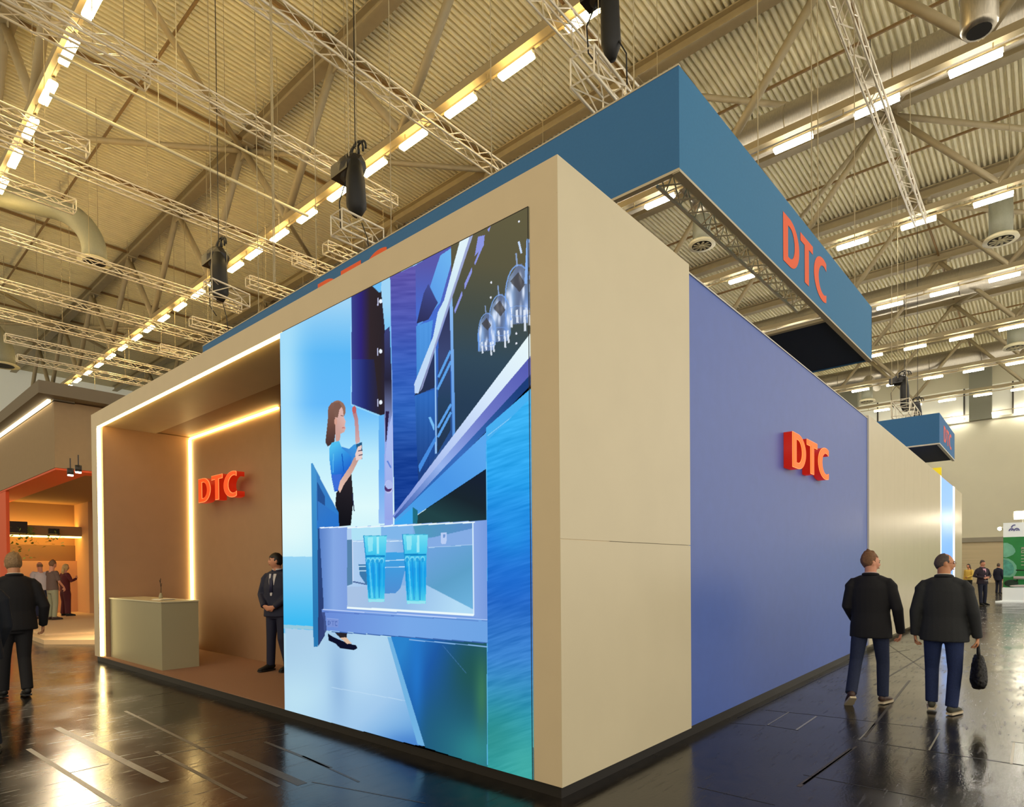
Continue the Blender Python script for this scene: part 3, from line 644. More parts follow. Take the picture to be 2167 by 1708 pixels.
    # right vertical oak side
    fill([(1027, 935), (1124, 840), (1128, 1655), (1030, 1625)], (56, 176, 242), (40, 160, 236), (34, 124, 220), (40, 104, 196), (60, 132, 208), (48, 150, 176), (56, 164, 162), a=((1075, 900), (1075, 1640)), tex=9, tdir=(.3, 1), tsc=.6)
    OK_ = [(1027, 935), (1124, 840), (1128, 1655), (1030, 1625)]
    glow(1040, 1560, 60, 70, (46, 140, 134), .7, OK_); glow(1110, 1620, 40, 70, (70, 174, 166), .7, OK_); glow(1080, 1230, 60, 60, (30, 110, 214), .5, OK_); glow(1085, 1130, 40, 50, (40, 160, 236), .5, OK_)
    line((1119, 905), (1127, 1650), 1.6, (140, 200, 245), op=.7); line((1028, 940), (1030, 1620), 1.6, (100, 190, 245), op=.8)
    # woman
    fill([(1, 1), (2, 2), (3, 1)], (0, 0, 0))
    skin = (206, 168, 160)
    ell(713, 868, 17, 21, (150, 110, 92)); fill([(693, 862), (700, 852), (718, 850), (716, 880), (710, 900), (706, 935), (692, 945), (687, 936), (692, 890)], (132, 96, 84), (110, 76, 66), (70, 50, 50), a=((690, 860), (708, 940)))
    fill([(711, 858), (718, 856), (724, 866), (726, 882), (730, 892), (728, 900), (730, 906), (727, 914), (719, 918), (718, 930), (710, 940), (708, 925), (708, 885), (707, 884), (712, 875)], (204, 160, 150), (222, 180, 172), a=((708, 900), (728, 890)))
    fill([(706, 853), (716, 851), (722, 860), (717, 866), (713, 884), (707, 882), (704, 868)], (126, 92, 80)); ell(709, 892, 3.2, 7, (214, 160, 142)); line((719, 879), (725, 880), 1.5, (90, 60, 60)); line((722, 905), (728, 905), 2, (190, 110, 110))
    fill([(744, 862), (749, 858), (756, 885), (760, 935), (751, 940), (749, 890), (745, 876)], (176, 120, 128), (210, 170, 170), a=((748, 865), (756, 935))); ell(748, 867, 4.5, 8, (196, 96, 96))
    fill([(748, 940), (764, 937), (764, 956), (755, 965), (738, 985), (722, 990), (712, 960), (722, 945), (737, 950)], (66, 160, 226), (50, 120, 210), a=((760, 940), (730, 980)))
    fill([(700, 937), (716, 933), (722, 948), (742, 966), (742, 990), (736, 1010), (722, 1035), (712, 1040), (706, 1040), (700, 1010), (696, 975), (695, 950)], (80, 190, 240), (48, 140, 224), (30, 90, 200), a=((698, 950), (738, 1000)))
    fill([(700, 1005), (722, 1003), (714, 1036), (706, 1038)], (60, 110, 215)); line((722, 960), (726, 998), 2, (20, 90, 190)); line((704, 960), (703, 1000), 2, (110, 205, 245), op=.6)
    fill([(710, 1043), (742, 1003), (746, 1050), (745, 1070), (741, 1112), (716, 1114), (715, 1090), (708, 1070)], (44, 38, 44), (20, 20, 26), a=((740, 1010), (716, 1100)))
    line((744, 1045), (748, 1082), 2, (28, 34, 70))
    fill([(714, 1036), (718, 1018), (740, 985), (748, 968), (757, 962), (758, 972), (744, 1000), (726, 1026), (718, 1043)], (228, 190, 172), (196, 156, 146), a=((716, 1030), (756, 980)))
    fill([(752, 940), (765, 935), (765, 972), (757, 972)], (40, 90, 130)); fill([(750, 962), (756, 945), (764, 942), (763, 952), (766, 958), (764, 972), (752, 974)], (232, 206, 200))
    line((756, 955), (766, 952), 2, (60, 60, 90)); line((757, 964), (766, 962), 2, (60, 60, 90))
    fill([(692, 1340), (700, 1346), (712, 1352), (736, 1362), (752, 1366), (755, 1372), (748, 1376), (718, 1372), (708, 1362), (694, 1356)], (14, 16, 40)); fill([(706, 1338), (733, 1340), (732, 1350), (740, 1360), (722, 1354)], (40, 36, 40)); fill([(718, 1350), (731, 1349), (743, 1362), (733, 1363)], (222, 188, 160))
    # drawer front (left slab)
    fill([(657, 980), (660, 980), (676, 1010), (676, 1356), (670, 1369), (662, 1369)], (70, 150, 210), (40, 120, 180), a=((658, 1000), (674, 1300)))
    fill([(659, 981), (715, 1085), (716, 1115), (716, 1120), (669, 1120), (668, 1000)], (64, 130, 196), (44, 124, 206), a=((668, 1000), (706, 1110)))
    fill([(670, 1020), (686, 1050), (686, 1345), (672, 1368)], (38, 84, 150), (44, 60, 110), a=((671, 1030), (686, 1330)))
    fill([(671, 1060), (715, 1090), (716, 1117), (671, 1118)], (56, 120, 196), (40, 116, 206), a=((671, 1060), (715, 1110)))
    # drawer side
    fill([(680, 1118), (1029, 1101), (1030, 1362), (684, 1334)], (122, 160, 226))
    fill([(674, 1118), (732, 1115), (733, 1292), (684, 1290)], (90, 130, 200), (132, 168, 228), (126, 160, 224), a=((676, 1200), (732, 1200)))
    fill([(1000, 1104), (1028, 1101), (1029, 1312), (1000, 1305)], (136, 168, 230), (120, 156, 222), a=((1000, 1200), (1029, 1200)))
    # glass pane content
    fill([(733, 1116), (1000, 1106), (1000, 1300), (733, 1288)], (176, 206, 240), (150, 190, 235), (104, 158, 216), (98, 160, 214), a=((740, 1200), (1000, 1200)))
    fill([(742, 1116), (805, 1113), (805, 1140), (742, 1144)], (176, 226, 246)); fill([(805, 1113), (872, 1110), (872, 1142), (805, 1140)], (128, 182, 234))
    fill([(872, 1110), (1000, 1106), (1000, 1130), (880, 1140)], (82, 156, 190), (92, 140, 200), a=((880, 1120), (1000, 1115)))
    fill([(880, 1145), (1000, 1118), (1000, 1152), (905, 1158)], (132, 172, 228)); line((905, 1159), (998, 1153), 1.5, (170, 205, 240)); line((745, 1146), (850, 1145), 2, (210, 232, 250))
    fill([(733, 1142), (744, 1142), (744, 1236), (733, 1240)], (86, 130, 170)); line((744, 1142), (745, 1230), 2, (205, 220, 248)); line((745, 1231), (775, 1237), 3, (82, 110, 160))
    fill([(906, 1160), (998, 1154), (998, 1296), (960, 1290), (900, 1240)], (110, 164, 220), (92, 160, 200), (110, 180, 222), a=((910, 1170), (980, 1290)), op=.9)
    fill([(733, 1242), (900, 1238), (1000, 1290), (1000, 1302), (733, 1288)], (168, 194, 228), (150, 190, 232), (180, 220, 246), a=((760, 1240), (960, 1300)))
    fill([(931, 1128), (944, 1127), (944, 1142), (942, 1151), (932, 1151)], (186, 206, 244)); fill([(936, 1131), (941, 1130), (940, 1138), (936, 1138)], (110, 150, 210))
    # bowls
    fill([(757, 1194), (779, 1194), (775, 1240), (760, 1218)], (60, 120, 170)); line((757, 1199), (776, 1199), 2, (190, 225, 245)); line((757, 1208), (776, 1208), 2, (190, 225, 245))
    fill([(800, 1169), (856, 1169), (856, 1205), (846, 1245), (835, 1256), (812, 1256), (800, 1230)], (60, 162, 228), (78, 144, 212), a=((820, 1170), (820, 1250))); line((805, 1187), (856, 1185), 2, (190, 225, 250)); line((805, 1201), (856, 1200), 2, (190, 225, 250))
    # tumblers
    for x0, y0, w0, w1, y1 in ((767, 1134, 50, 34, 1274), (849, 1131, 55, 40, 1278)):
        cx0 = x0+w0/2; cx1 = cx0+3
        fill([(x0, y0), (x0+w0, y0), (x0+w0-3, y0+50), (cx1+w1/2, y1), (cx1-w1/2, y1), (x0+5, y0+50)], (118, 222, 242), (70, 200, 238), (28, 158, 232), (30, 170, 232), (96, 218, 236), a=((cx0, y0), (cx1, y1)))
        for q, c_ in enumerate(((20, 130, 200), (130, 226, 250), (30, 140, 220), (90, 210, 248), (24, 130, 205), (60, 190, 240))):
            xx = x0+6+q*(w0-12)/5.5; line((xx, y0+50+(q % 2)*4), (cx1-w1/2+3+q*(w1-6)/5.5, y1-8), 3.2, c_, op=.55)
        line((x0+6, y0+43), (x0+w0-4, y0+43), 4, (10, 120, 190), op=.8)
        for q in range(4): ell(x0+11+q*(w0-20)/3.2, y0+52, 5, 6, (150, 232, 248), op=.6); ell(x0+11+q*(w0-20)/3.2, y0+54, 3.4, 4.5, (20, 150, 220), op=.8)
        fill([(x0+9, y0+4), (x0+21, y0+3), (x0+20, y0+32), (x0+11, y0+34)], (176, 240, 248), op=.6); line((x0+w0*.62, y0+2), (x0+w0*.62, y0+38), 5, (190, 244, 250), op=.7)
        line((x0, y0), (x0+w0, y0), 1.6, (60, 170, 210)); line((x0+1, y0), (x0+6, y0+50), 2, (30, 150, 210)); fill([(cx1-w1/2, y1-6), (cx1+w1/2, y1-6), (cx1+w1/2-1, y1), (cx1-w1/2+1, y1)], (150, 228, 240))
    line((675, 1117), (732, 1115), 2.4, (230, 244, 255)); line((733, 1117), (1003, 1105), 3, (232, 246, 252)); line((999, 1106), (1001, 1302), 2.5, (210, 232, 250)); line((733, 1286), (1001, 1302), 4.5, (236, 250, 252))
    # drawer lower rail
    fill([(679, 1290), (1030, 1312), (1030, 1362), (684, 1334), (690, 1330), (680, 1300)], (106, 140, 216), (120, 168, 232), (110, 164, 228), a=((690, 1300), (1020, 1340)))
    fill([(676, 1296), (686, 1296), (690, 1334), (674, 1362)], (52, 66, 120), op=.8)
    line((681, 1290), (1030, 1312), 1.8, (190, 210, 250)); line((684, 1295), (1030, 1315), 1.2, (70, 100, 180), op=.7); line((700, 1337), (1030, 1361), 2, (60, 100, 170)); line((864, 1354), (1030, 1369), 2, (130, 180, 230))
    fill([(689, 1308), (715, 1310), (714, 1328), (691, 1327)], (120, 146, 214)); line((690, 1309), (715, 1311), 1, (150, 175, 235))
    for q, seg in enumerate((((693, 1314), (693, 1323)), ((693, 1314), (697, 1316)), ((697, 1316), (697, 1321)), ((693, 1323), (697, 1321)), ((700, 1314.5), (706, 1315)), ((703, 1315), (703, 1324)), ((712, 1316), (708, 1316)), ((708, 1316), (708, 1324)), ((708, 1324), (712, 1324)))): line(*seg, 1.5, (78, 106, 180))
    img = np.clip(img, 0, 255)/255
    lin_ = np.where(img <= .04045, img/12.92, ((img+.055)/1.055)**2.4)
    ny, nx = px.shape
    me = bpy.data.meshes.new('display')
    co_ = np.stack([GX, np.full_like(GX, -.004), GZ], -1).reshape(-1, 3)
    idx = np.arange(nx*ny).reshape(ny, nx); q = np.stack([idx[:-1, :-1], idx[:-1, 1:], idx[1:, 1:], idx[1:, :-1]], -1).reshape(-1, 4)
    me.vertices.add(len(co_)); me.vertices.foreach_set('co', co_.ravel()); me.loops.add(q.size); me.loops.foreach_set('vertex_index', q.ravel().astype(np.int32))
    me.polygons.add(len(q)); me.polygons.foreach_set('loop_start', np.arange(0, q.size, 4, dtype=np.int32)); me.polygons.foreach_set('loop_total', np.full(len(q), 4, np.int32))
    me.update(); ca = me.color_attributes.new('picture', 'FLOAT_COLOR', 'POINT')
    ca.data.foreach_set('color', np.concatenate([lin_.reshape(-1, 3), np.ones((nx*ny, 1))], 1).ravel().astype(np.float32))
    M = bpy.data.materials.new('screen_picture'); M.use_nodes = True; nt = M.node_tree; nt.nodes.clear()
    a = nt.nodes.new('ShaderNodeVertexColor'); a.layer_name = 'picture'; e = nt.nodes.new('ShaderNodeEmission'); e.inputs[1].default_value = 1.0; o = nt.nodes.new('ShaderNodeOutputMaterial')
    nt.links.new(a.outputs[0], e.inputs[0]); nt.links.new(e.outputs[0], o.inputs[0]); me.materials.append(M)
    return me
vw = empty('video_wall', ((XE0+XE1)/2, 0, Z), 'tall glowing screen showing a blue kitchen drawer picture with a woman and tumblers', 'video wall')
o = bpy.data.objects.new('display', screen()); COL.objects.link(o); o.parent = vw; o.location = -vw.location
b = NB(); box(b, XE0, XE1, .004, .12, Z, ZO); box(b, XE0, XE1, -.006, .004, ZO, ZO+.006); box(b, XE1-.006, XE1, -.006, .004, Z, ZO); wlink('cabinet', b, M_black, vw)

# ------------------------------------------------------------------ hanging banners
def banner():
    c0 = Vector((-.53, 2.91, 6.0)); e0 = at(1845, 763, 2, 6.0); zt = 7.135
    l0 = at(429, 735, 1, 2.91); lx = l0.x
    t = empty('hanging_banner', (c0.x, c0.y, 6.0), 'large blue hanging banner ring with orange DTC letters over the booth', 'hanging banner')
    th = .04
    b = NB(); quadbox(b, [Vector(p) for p in ((lx, c0.y, 6.0), (c0.x, c0.y, 6.0), (c0.x, c0.y+th, 6.0), (lx, c0.y+th, 6.0), (lx, c0.y, 7.05), (c0.x, c0.y, zt), (c0.x, c0.y+th, zt), (lx, c0.y+th, 7.05))]); wlink('front_cloth', b, M_banner, t)
    d = (e0-c0); d.z = 0; d.normalize(); s = Vector((-d.y, d.x, 0))*th
    b = NB(); quadbox(b, [c0, e0, e0+s, c0+s]+[Vector((p.x, p.y, zt)) for p in (c0, e0, e0+s, c0+s)]); wlink('side_cloth', b, mat('blue_banner_cloth_lit', (52, 118, 162), .75, noise=.03, nscale=30), t)  # same cloth; this side's brighter light is put into a lighter colour
    fr = 8.45; u = c0+d*(fr-c0.y)/d.y; W_ = 3.2
    sx = Vector((-d.y, d.x, 0))
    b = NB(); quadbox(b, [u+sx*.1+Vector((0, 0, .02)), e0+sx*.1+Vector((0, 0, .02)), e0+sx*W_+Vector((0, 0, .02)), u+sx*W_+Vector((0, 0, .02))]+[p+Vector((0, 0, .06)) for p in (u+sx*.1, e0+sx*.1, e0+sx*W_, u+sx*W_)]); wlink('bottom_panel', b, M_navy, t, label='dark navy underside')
    b = NB(); quadbox(b, [e0+sx*.0, e0+sx*W_, e0+sx*W_-d*.04, e0-d*.04]+[p+Vector((0, 0, 1.13)) for p in (e0+sx*.0, e0+sx*W_, e0+sx*W_-d*.04, e0-d*.04)]); wlink('back_cloth', b, M_banner, t)
    b = NB()
    bar(b, c0+Vector((0, 0, -.01))+s, e0+Vector((0, 0, -.01))+s, .09, .03); bar(b, u+Vector((0, 0, .01)), u+sx*W_+Vector((0, 0, .01)), .10, .05); bar(b, c0+Vector((0, .03, 0)), Vector((lx, c0.y+.03, 6)), .07, .03)
    bar(b, Vector((lx, c0.y+.02, 7.06)), Vector((c0.x, c0.y+.02, zt+.01)), .05, .02)
    wlink('bottom_rail', b, mat('warm_alu_rail', (190, 178, 150), .5), t, label='pale rail along the lower edge')
    for q in range(6):
        b = NB(); hx = c0.x-.6-2.3*q; tube(b, [(hx, c0.y+.06, 7.0), (hx, c0.y+.06, 19.835)], .008, 4); wlink('hanger', b, M_steel, t)
    for q in (.3, .62, .9):
        b = NB(); p = c0+(e0-c0)*q+s*3; tube(b, [(p.x, p.y, 7.0), (p.x, p.y, 19.835)], .008, 4); wlink('hanger', b, M_steel, t)
    # inner lattice
    b = NB(); ca = c0+sx*.12+d*.25; cb = c0+sx*.42+d*.25; L = (u-c0).length-.7
    for c_ in (ca, cb):
        for z in (.1, .42): tube(b, [c_+Vector((0, 0, z)), c_+d*L+Vector((0, 0, z))], .022, 6)
    n = 26
    for q in range(n):
        p = d*(L*q/n); p2 = d*(L*(q+1)/n)
        tube(b, [(ca if q % 2 else cb)+p+Vector((0, 0, .1)), (cb if q % 2 else ca)+p2+Vector((0, 0, .1))], .011, 4)
        tube(b, [cb+p+Vector((0, 0, .1 if q % 2 else .42)), cb+p2+Vector((0, 0, .42 if q % 2 else .1))], .011, 4)
    wlink('inner_truss', b, M_alu, t)
    # printed letters
    lg = c0+d*3.13+Vector((0, 0, .13))
    p0 = at(1660, 552, 0, -.42); p1 = at(1751, 632, 0, -.36)
    a = c0+d*((p0.y-c0.y)/d.y); a.z = 6.18; w = (p1.y-p0.y)/d.y
    x = 0; h = .72; ws = w/((.74+.64+.70+.12)*h)
    for ch in 'DTC':
        _, wl = letter(ch, 'letter', M_orange, t, a+d*x-s.normalized()*.003, d, (0, 0, 1), h, ws, .003); x += wl+.06*h*ws
    x0 = at(672, 600, 1, 2.9).x; x1 = at(818, 560, 1, 2.9).x
    x = 0; h = .70; ws = (x1-x0)/((.74+.64+.70+.12)*h)
    for ch in 'DTC':
        _, wl = letter(ch, 'letter', M_orange, t, Vector((x0+x, 2.907, 6.27)), (1, 0, 0), (0, 0, 1), h, ws, .003); x += wl+.06*h*ws
banner()
def small_banner():
    z = 6.0; c = at(1988, 938, 2, z); e = at(2020, 968, 0, c.x); w = 3.0; zt = 7.1
    t = empty('hanging_banner', c, 'small blue box banner with orange DTC letters hanging far down the right aisle', 'hanging banner')
    b = NB(); box(b, c.x-w, c.x, c.y, c.y+.04, z, zt); wlink('front_cloth', b, M_banner, t)
    b = NB(); box(b, c.x-.04, c.x, c.y+.04, e.y, z, zt); wlink('side_cloth', b, M_banner, t)
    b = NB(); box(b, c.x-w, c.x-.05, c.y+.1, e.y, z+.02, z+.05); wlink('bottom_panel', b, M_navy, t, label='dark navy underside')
    b = NB(); box(b, c.x-w, c.x, c.y-.01, c.y+.09, z-.03, z+.015); box(b, c.x-.09, c.x+.01, c.y, e.y, z-.03, z+.015); wlink('bottom_rail', b, M_white, t, label='white rail along the lower edge')
    L = e.y-c.y; h = .6; ws = .5*L/((2.2)*h); x = 0
    for ch in 'DTC':
        _, wl = letter(ch, 'letter', mat('salmon_print', (226, 92, 84), .6), t, Vector((c.x+.003, c.y+.25*L+x, z+.25)), (0, 1, 0), (0, 0, 1), h, ws, .003); x += wl+.06*h*ws
    b = NB(); tube(b, [(c.x-1.5, c.y+.02, zt), (c.x-1.5, c.y+.02, 19.835)], .01, 4); wlink('hanger', b, M_steel, t)
    t2 = low_truss((1905, 862), (1930, 893), 8.6, .7, 'open-ended truss above the small far banner')
small_banner()
# ------------------------------------------------------------------ people
def head(bm, c, R, s=1.0, sub=4, hair=None):
    g = bmesh.ops.create_icosphere(bm, subdivisions=sub, radius=1); dead = []
    for v in g['verts']:
        x, y, z = v.co
        X, Y, ZZ = .077*x, .096*y, .118*z
        if z < 0:
            t = -z; X *= 1-.30*t*t
            Y *= (1-.06*t) if y > 0 else (1-.42*t)
        if y > 0:
            e = math.exp
            Y += .026*e(-((x/.17)**2+((z+.16)/.2)**2))-.011*e(-(((abs(x)-.4)/.17)**2+((z-.07)/.13)**2))+.006*e(-((z-.26)/.1)**2)*(1-abs(x))
            Y += .008*e(-((x/.3)**2+((z+.47)/.06)**2))+.012*e(-((x/.32)**2+((z+.86)/.16)**2))
        if hair is not None:
            k = hair(x, y, z)
            if k <= 0: dead.append(v)
            f = 1+(.10+.03*math.sin(17*x+9*z)*math.sin(13*y))*max(k, .2); X *= f; Y *= f; ZZ *= f
        v.co = Vector(c)+R @ (Vector((X, Y, ZZ))*s)
    if hair is not None: bmesh.ops.delete(bm, geom=dead, context='VERTS')
    else:
        for q in (-1, 1): ellipsoid(bm, Vector(c)+R @ (Vector((q*.079, -.008, -.004))*s), (.013*s, .021*s, .033*s), R, 2)
def hand(bm, w, d, n, side, curl=.5, s=1.0):
    # w wrist, d direction of the fingers, n palm normal; side chooses where the thumb leaves
    d = Vector(d).normalized(); n = Vector(n); n = (n-d*n.dot(d)).normalized(); a = d.cross(n)*side; w = Vector(w)
    tube(bm, [w-d*.02*s, w+d*.02*s, w+d*.055*s, w+d*.092*s], [(.022*s, .017*s), (.031*s, .016*s), (.039*s, .015*s), (.037*s, .011*s)], 10, side=a)
    for q, ln in enumerate((.070, .078, .073, .058)):
        p = w+d*.085*s+a*((.027-.018*q)*s); dr = d.copy(); pts = [p]; c = curl*(1+.12*q)
        for j, f in enumerate((.45, .32, .25)):
            dr = (Matrix.Rotation(c*(.9 if j else .6), 3, dr.cross(n).normalized()) @ dr).normalized(); p = p+dr*ln*f*s; pts.append(p)
        tube(bm, pts, [.0088*s, .0082*s, .0075*s, .006*s], 7)
    p = w+d*.028*s+a*.026*s; t1 = (d*.65+a*.7+n*.35).normalized(); t2 = (d*.8+a*.15+n*.6).normalized()
    tube(bm, [p, p+t1*.034*s, p+t1*.034*s+t2*.03*s, p+t1*.034*s+t2*.052*s], [.0135*s, .011*s, .0095*s, .007*s], 7)
HAIRCUT = {'short': lambda x, y, z: (z-(.52 if y > .25 else (.08 if y > -.15 else -.52)))*3 if not (y > .25 and z < .52) else -1,
           'receding': lambda x, y, z: (1 if (y < .3 and z > (-.5 if y < -.15 else .05)) and not (z > .86 and y > .0) else -1)*.45,
           'fringe': lambda x, y, z: 1.2 if (z > (.34 if y > .3 else (-.02 if y > -.1 else -.5))) else -1,
           'bald': lambda x, y, z: .35 if (-.35 < z < .45 and y < -.05) else -1,
           'long': lambda x, y, z: 1.3 if (z > (.5 if y > .35 else -.75) and y < .75) else -1}
def person(label, loc, yaw, H, pose, fit, vox=.0085, group=None):
    P = dict(hipL=(-.09, 0, .92), hipR=(.09, 0, .92), kneeL=(-.10, .02, .50), kneeR=(.10, .02, .50), ankL=(-.10, -.02, .09), ankR=(.10, -.02, .09),
             toeL=(-.13, .14, .03), toeR=(.13, .14, .03), shL=(-.187, -.005, 1.428), shR=(.187, -.005, 1.428), elL=(-.245, -.03, 1.15), elR=(.245, -.03, 1.15),
             wrL=(-.25, .03, .90), wrR=(.25, .03, .90), hdL=(0, .1, -1), hdR=(0, .1, -1), hnL=(1, 0, 0), hnR=(-1, 0, 0), curl=.55, hyaw=0, hpitch=0, lean=0.0, girth=1.0)
    P.update(pose); V = {k: Vector(v) for k, v in P.items() if isinstance(v, tuple)}
    k = H/1.78
    t = empty('person', loc, label, 'person', group, yaw); t.scale = (k, k, k)
    R = Euler((P['hpitch'], 0, P['hyaw'])).to_matrix(); ln = P['lean']
    def L(v): v = Vector(v); return v+Vector((0, ln*max(0, v.z-.95), 0))
    hc = L((0, .025, 1.665)); gi = P['girth']
    def fuse(name, b, M, parent, v, sm=4, label=None):
        o = link(name, b, M, parent, True, label); evalmesh(o, [('REMESH', dict(mode='VOXEL', voxel_size=v)), ('SMOOTH', dict(iterations=sm, factor=.5))]); return o
    b = NB()
    head(b, hc, R, .98)
    tube(b, [L((0, -.02, 1.43)), L((0, -.008, 1.50)), hc+Vector((0, -.02, -.03))], [.074, .064, .062], 14)
    tube(b, [L((0, 0, .88)), L((0, 0, 1.05)), L((0, .0, 1.2)), L((0, .0, 1.36)), L((0, -.01, 1.45))], [(.15*gi, .10*gi), (.135*gi, .095*gi), (.15, .10), (.16, .10), (.07, .05)], 16, side=(1, 0, 0))
    for s_ in 'LR':
        sg = -1 if s_ == 'L' else 1
        tube(b, [L((sg*.1, 0, 1.40)), L(V['sh'+s_]), L(V['el'+s_]), L(V['wr'+s_])], [.036, .036, .036, .026], 10)
        n = 1 if s_ == 'L' else -1
        hand(b, L(V['wr'+s_]), V['hd'+s_], V['hn'+s_], n, P['curl'])
        tube(b, [V['hip'+s_], V['knee'+s_], V['ank'+s_]], [.075, .05, .038], 10)
        tube(b, [V['ank'+s_], V['toe'+s_]], [.036, .03], 8)
    body = fuse('body', b, fit['skin'], t, vox, 1)
    b = NB(); head(b, hc, R, .985, 4, HAIRCUT[fit.get('cut', 'short')])
    if fit.get('cut') == 'long': tube(b, [hc+R @ Vector((0, -.07, -.02)), hc+R @ Vector((0, -.09, -.12)), hc+R @ Vector((0, -.09, -.22))], [(.07, .04), (.085, .035), (.06, .02)], 12, side=(1, 0, 0))
    h = link('hair', b, fit['hair'], t, True); evalmesh(h, [('SOLIDIFY', dict(thickness=.012, offset=-1))])
    if vox < .011:
        for q in (-1, 1):
            b = NB(); ellipsoid(b, hc+R @ Vector((q*.031, .081, .009)), (.011, .006, .006), R, 2); link('eye', b, mat('eye_dark', (40, 30, 26), .3), t, True)
            b = NB(); tube(b, [hc+R @ Vector((q*.016, .092, .028)), hc+R @ Vector((q*.032, .09, .032)), hc+R @ Vector((q*.047, .079, .027))], .004, 6); link('eyebrow', b, fit['hair'], t, True)
        b = NB(); tube(b, [hc+R @ Vector((-.022, .088, -.056)), hc+R @ Vector((0, .097, -.055)), hc+R @ Vector((.022, .088, -.056))], .005, 6); link('lips', b, mat('lip', (170, 96, 84), .5), t, True)
    # legs
    b = NB(); gl = fit.get('legw', 1.0)
    tube(b, [(0, 0, .80), (0, 0, .9), L((0, 0, 1.02))], [(.15*gi, .105*gi), (.17*gi, .12*gi), (.16*gi, .11*gi)], 18, side=(1, 0, 0))
    for s_ in 'LR':
        a = V['hip'+s_]; kn = V['knee'+s_]; an = V['ank'+s_]; sg = -1 if s_ == 'L' else 1
        tube(b, [a+Vector((0, 0, .0)), a.lerp(kn, .4), kn, kn.lerp(an, .45), an+(kn-an).normalized()*.0], [.098*gi, .088*gl, .070*gl, .066*gl, .062*gl], 14)
    fuse('trousers', b, fit['legs'], t, .011, 3)
    for s_ in 'LR':
        an, to = V['ank'+s_], V['toe'+s_]; d = (to-an); d.z *= 1.0; up = Vector((0, 0, 1)); f = Vector((d.x, d.y, 0)).normalized()
        ang = math.atan2(-(to.z-an.z)-.06, math.hypot(d.x, d.y)); fd = (f*math.cos(ang)-up*math.sin(ang)).normalized()
        sd = f.cross(up).normalized(); nu = sd.cross(fd); heel = an-fd*.06-nu*.045
        base = heel-nu*(.035)
        b = NB(); sh = [(-.0, .032), (.02, .038), (.10, .042), (.19, .05), (.25, .042), (.275, .022)]
        pts = [base+fd*u_+sd*w_ for u_, w_ in sh]+[base+fd*u_-sd*w_ for u_, w_ in sh[::-1]]
        lo = [b.verts.new(p) for p in pts]; hi = [b.verts.new(p+nu*.022) for p in pts]; b.faces.new(lo); b.faces.new(hi[::-1])
        for q in range(len(pts)): b.faces.new((lo[q], lo[(q+1) % len(pts)], hi[(q+1) % len(pts)], hi[q]))
        sole = ('sole', b)
        b = NB(); c0_ = base+nu*.02
        tube(b, [c0_+fd*.0+nu*.03, c0_+fd*.04+nu*.045, c0_+fd*.10+nu*.04, c0_+fd*.17+nu*.025, c0_+fd*.24+nu*.015, c0_+fd*.268+nu*.01], [(.03, .03), (.036, .05), (.036, .045), (.042, .03), (.036, .02), (.02, .012)], 14, side=sd)
        sho = link('shoe', b, fit['shoes'], t, True); link('sole', sole[1], fit.get('sole', M_blackrub), sho)
    # upper body
    top = fit['top']; kind = fit.get('kind', 'jacket')
    b = NB()
    if kind == 'jacket':
        hem = fit.get('hem', .82)
        tube(b, [L((0, 0, hem)), L((0, 0, .93)), L((0, .005, 1.08)), L((0, .005, 1.26)), L((0, -.005, 1.38)), L((0, -.012, 1.465)), L((0, -.015, 1.525))],
             [(.225*gi, .15*gi), (.218*gi, .145*gi), (.20*gi, .132*gi), (.218*gi, .138*gi), (.205, .126), (.15, .1), (.086, .074)], 22, side=(1, 0, 0))
        tube(b, [L((-.20, -.005, 1.448)), L((-.10, -.01, 1.474)), L((.10, -.01, 1.474)), L((.20, -.005, 1.448))], [(.03, .04), (.052, .074), (.052, .074), (.03, .04)], 12)
        sr = (.070, .068, .060, .053, .048)
    else:
        tube(b, [L((0, 0, .90)), L((0, 0, 1.05)), L((0, 0, 1.25)), L((0, 0, 1.38)), L((0, -.01, 1.48))], [(.19*gi, .135*gi), (.178*gi, .13*gi), (.19, .125), (.175, .11), (.072, .062)], 20, side=(1, 0, 0))
        tube(b, [L((-.17, 0, 1.41)), L((.17, 0, 1.41))], .055, 12)
        sr = (.066, .062, .055, .046, .042)
    for s_ in 'LR':
        S, E_, W_ = L(V['sh'+s_]), L(V['el'+s_]), L(V['wr'+s_])
        if kind == 'tee': tube(b, [S, S.lerp(E_, .4), S.lerp(E_, .85)], [sr[0], sr[1], .062], 12)
        tube(b, [S+Vector((-.09 if s_ == 'R' else .09, 0, .005)), S+Vector((0, 0, .012)), S.lerp(E_, .12)+Vector((.012 if s_ == 'R' else -.012, 0, 0)), S.lerp(E_, .3)], [.045, .056, sr[0], sr[1]], 12)
        if kind != 'tee': tube(b, [S.lerp(E_, .12), S.lerp(E_, .5), E_, E_.lerp(W_, .5), W_+(W_-E_).normalized()*.0], sr, 14)
    jk = fuse('jacket' if kind == 'jacket' else 'shirt', b, top, t, .0115, 3)
    if kind == 'jacket':
        b = NB(); tube(b, [L((.070*math.cos(a)*1.18, -.012+.070*math.sin(a)*1.1, 1.527+.012*-math.sin(a))) for a in np.linspace(PI*.62, PI*2.38, 16)], [(.017, .011)]*16, 8, side=(0, 0, 1)); link('collar', b, top, jk, True)
        b = NB(); tube(b, [L((.069*math.cos(a), -.010+.068*math.sin(a), 1.543+.006*-math.sin(a))) for a in np.linspace(PI*.6, PI*2.4, 16)], [(.013, .005)]*16, 8, side=(0, 0, 1)); link('shirt_collar', b, fit.get('shirt', M_white), t, True)
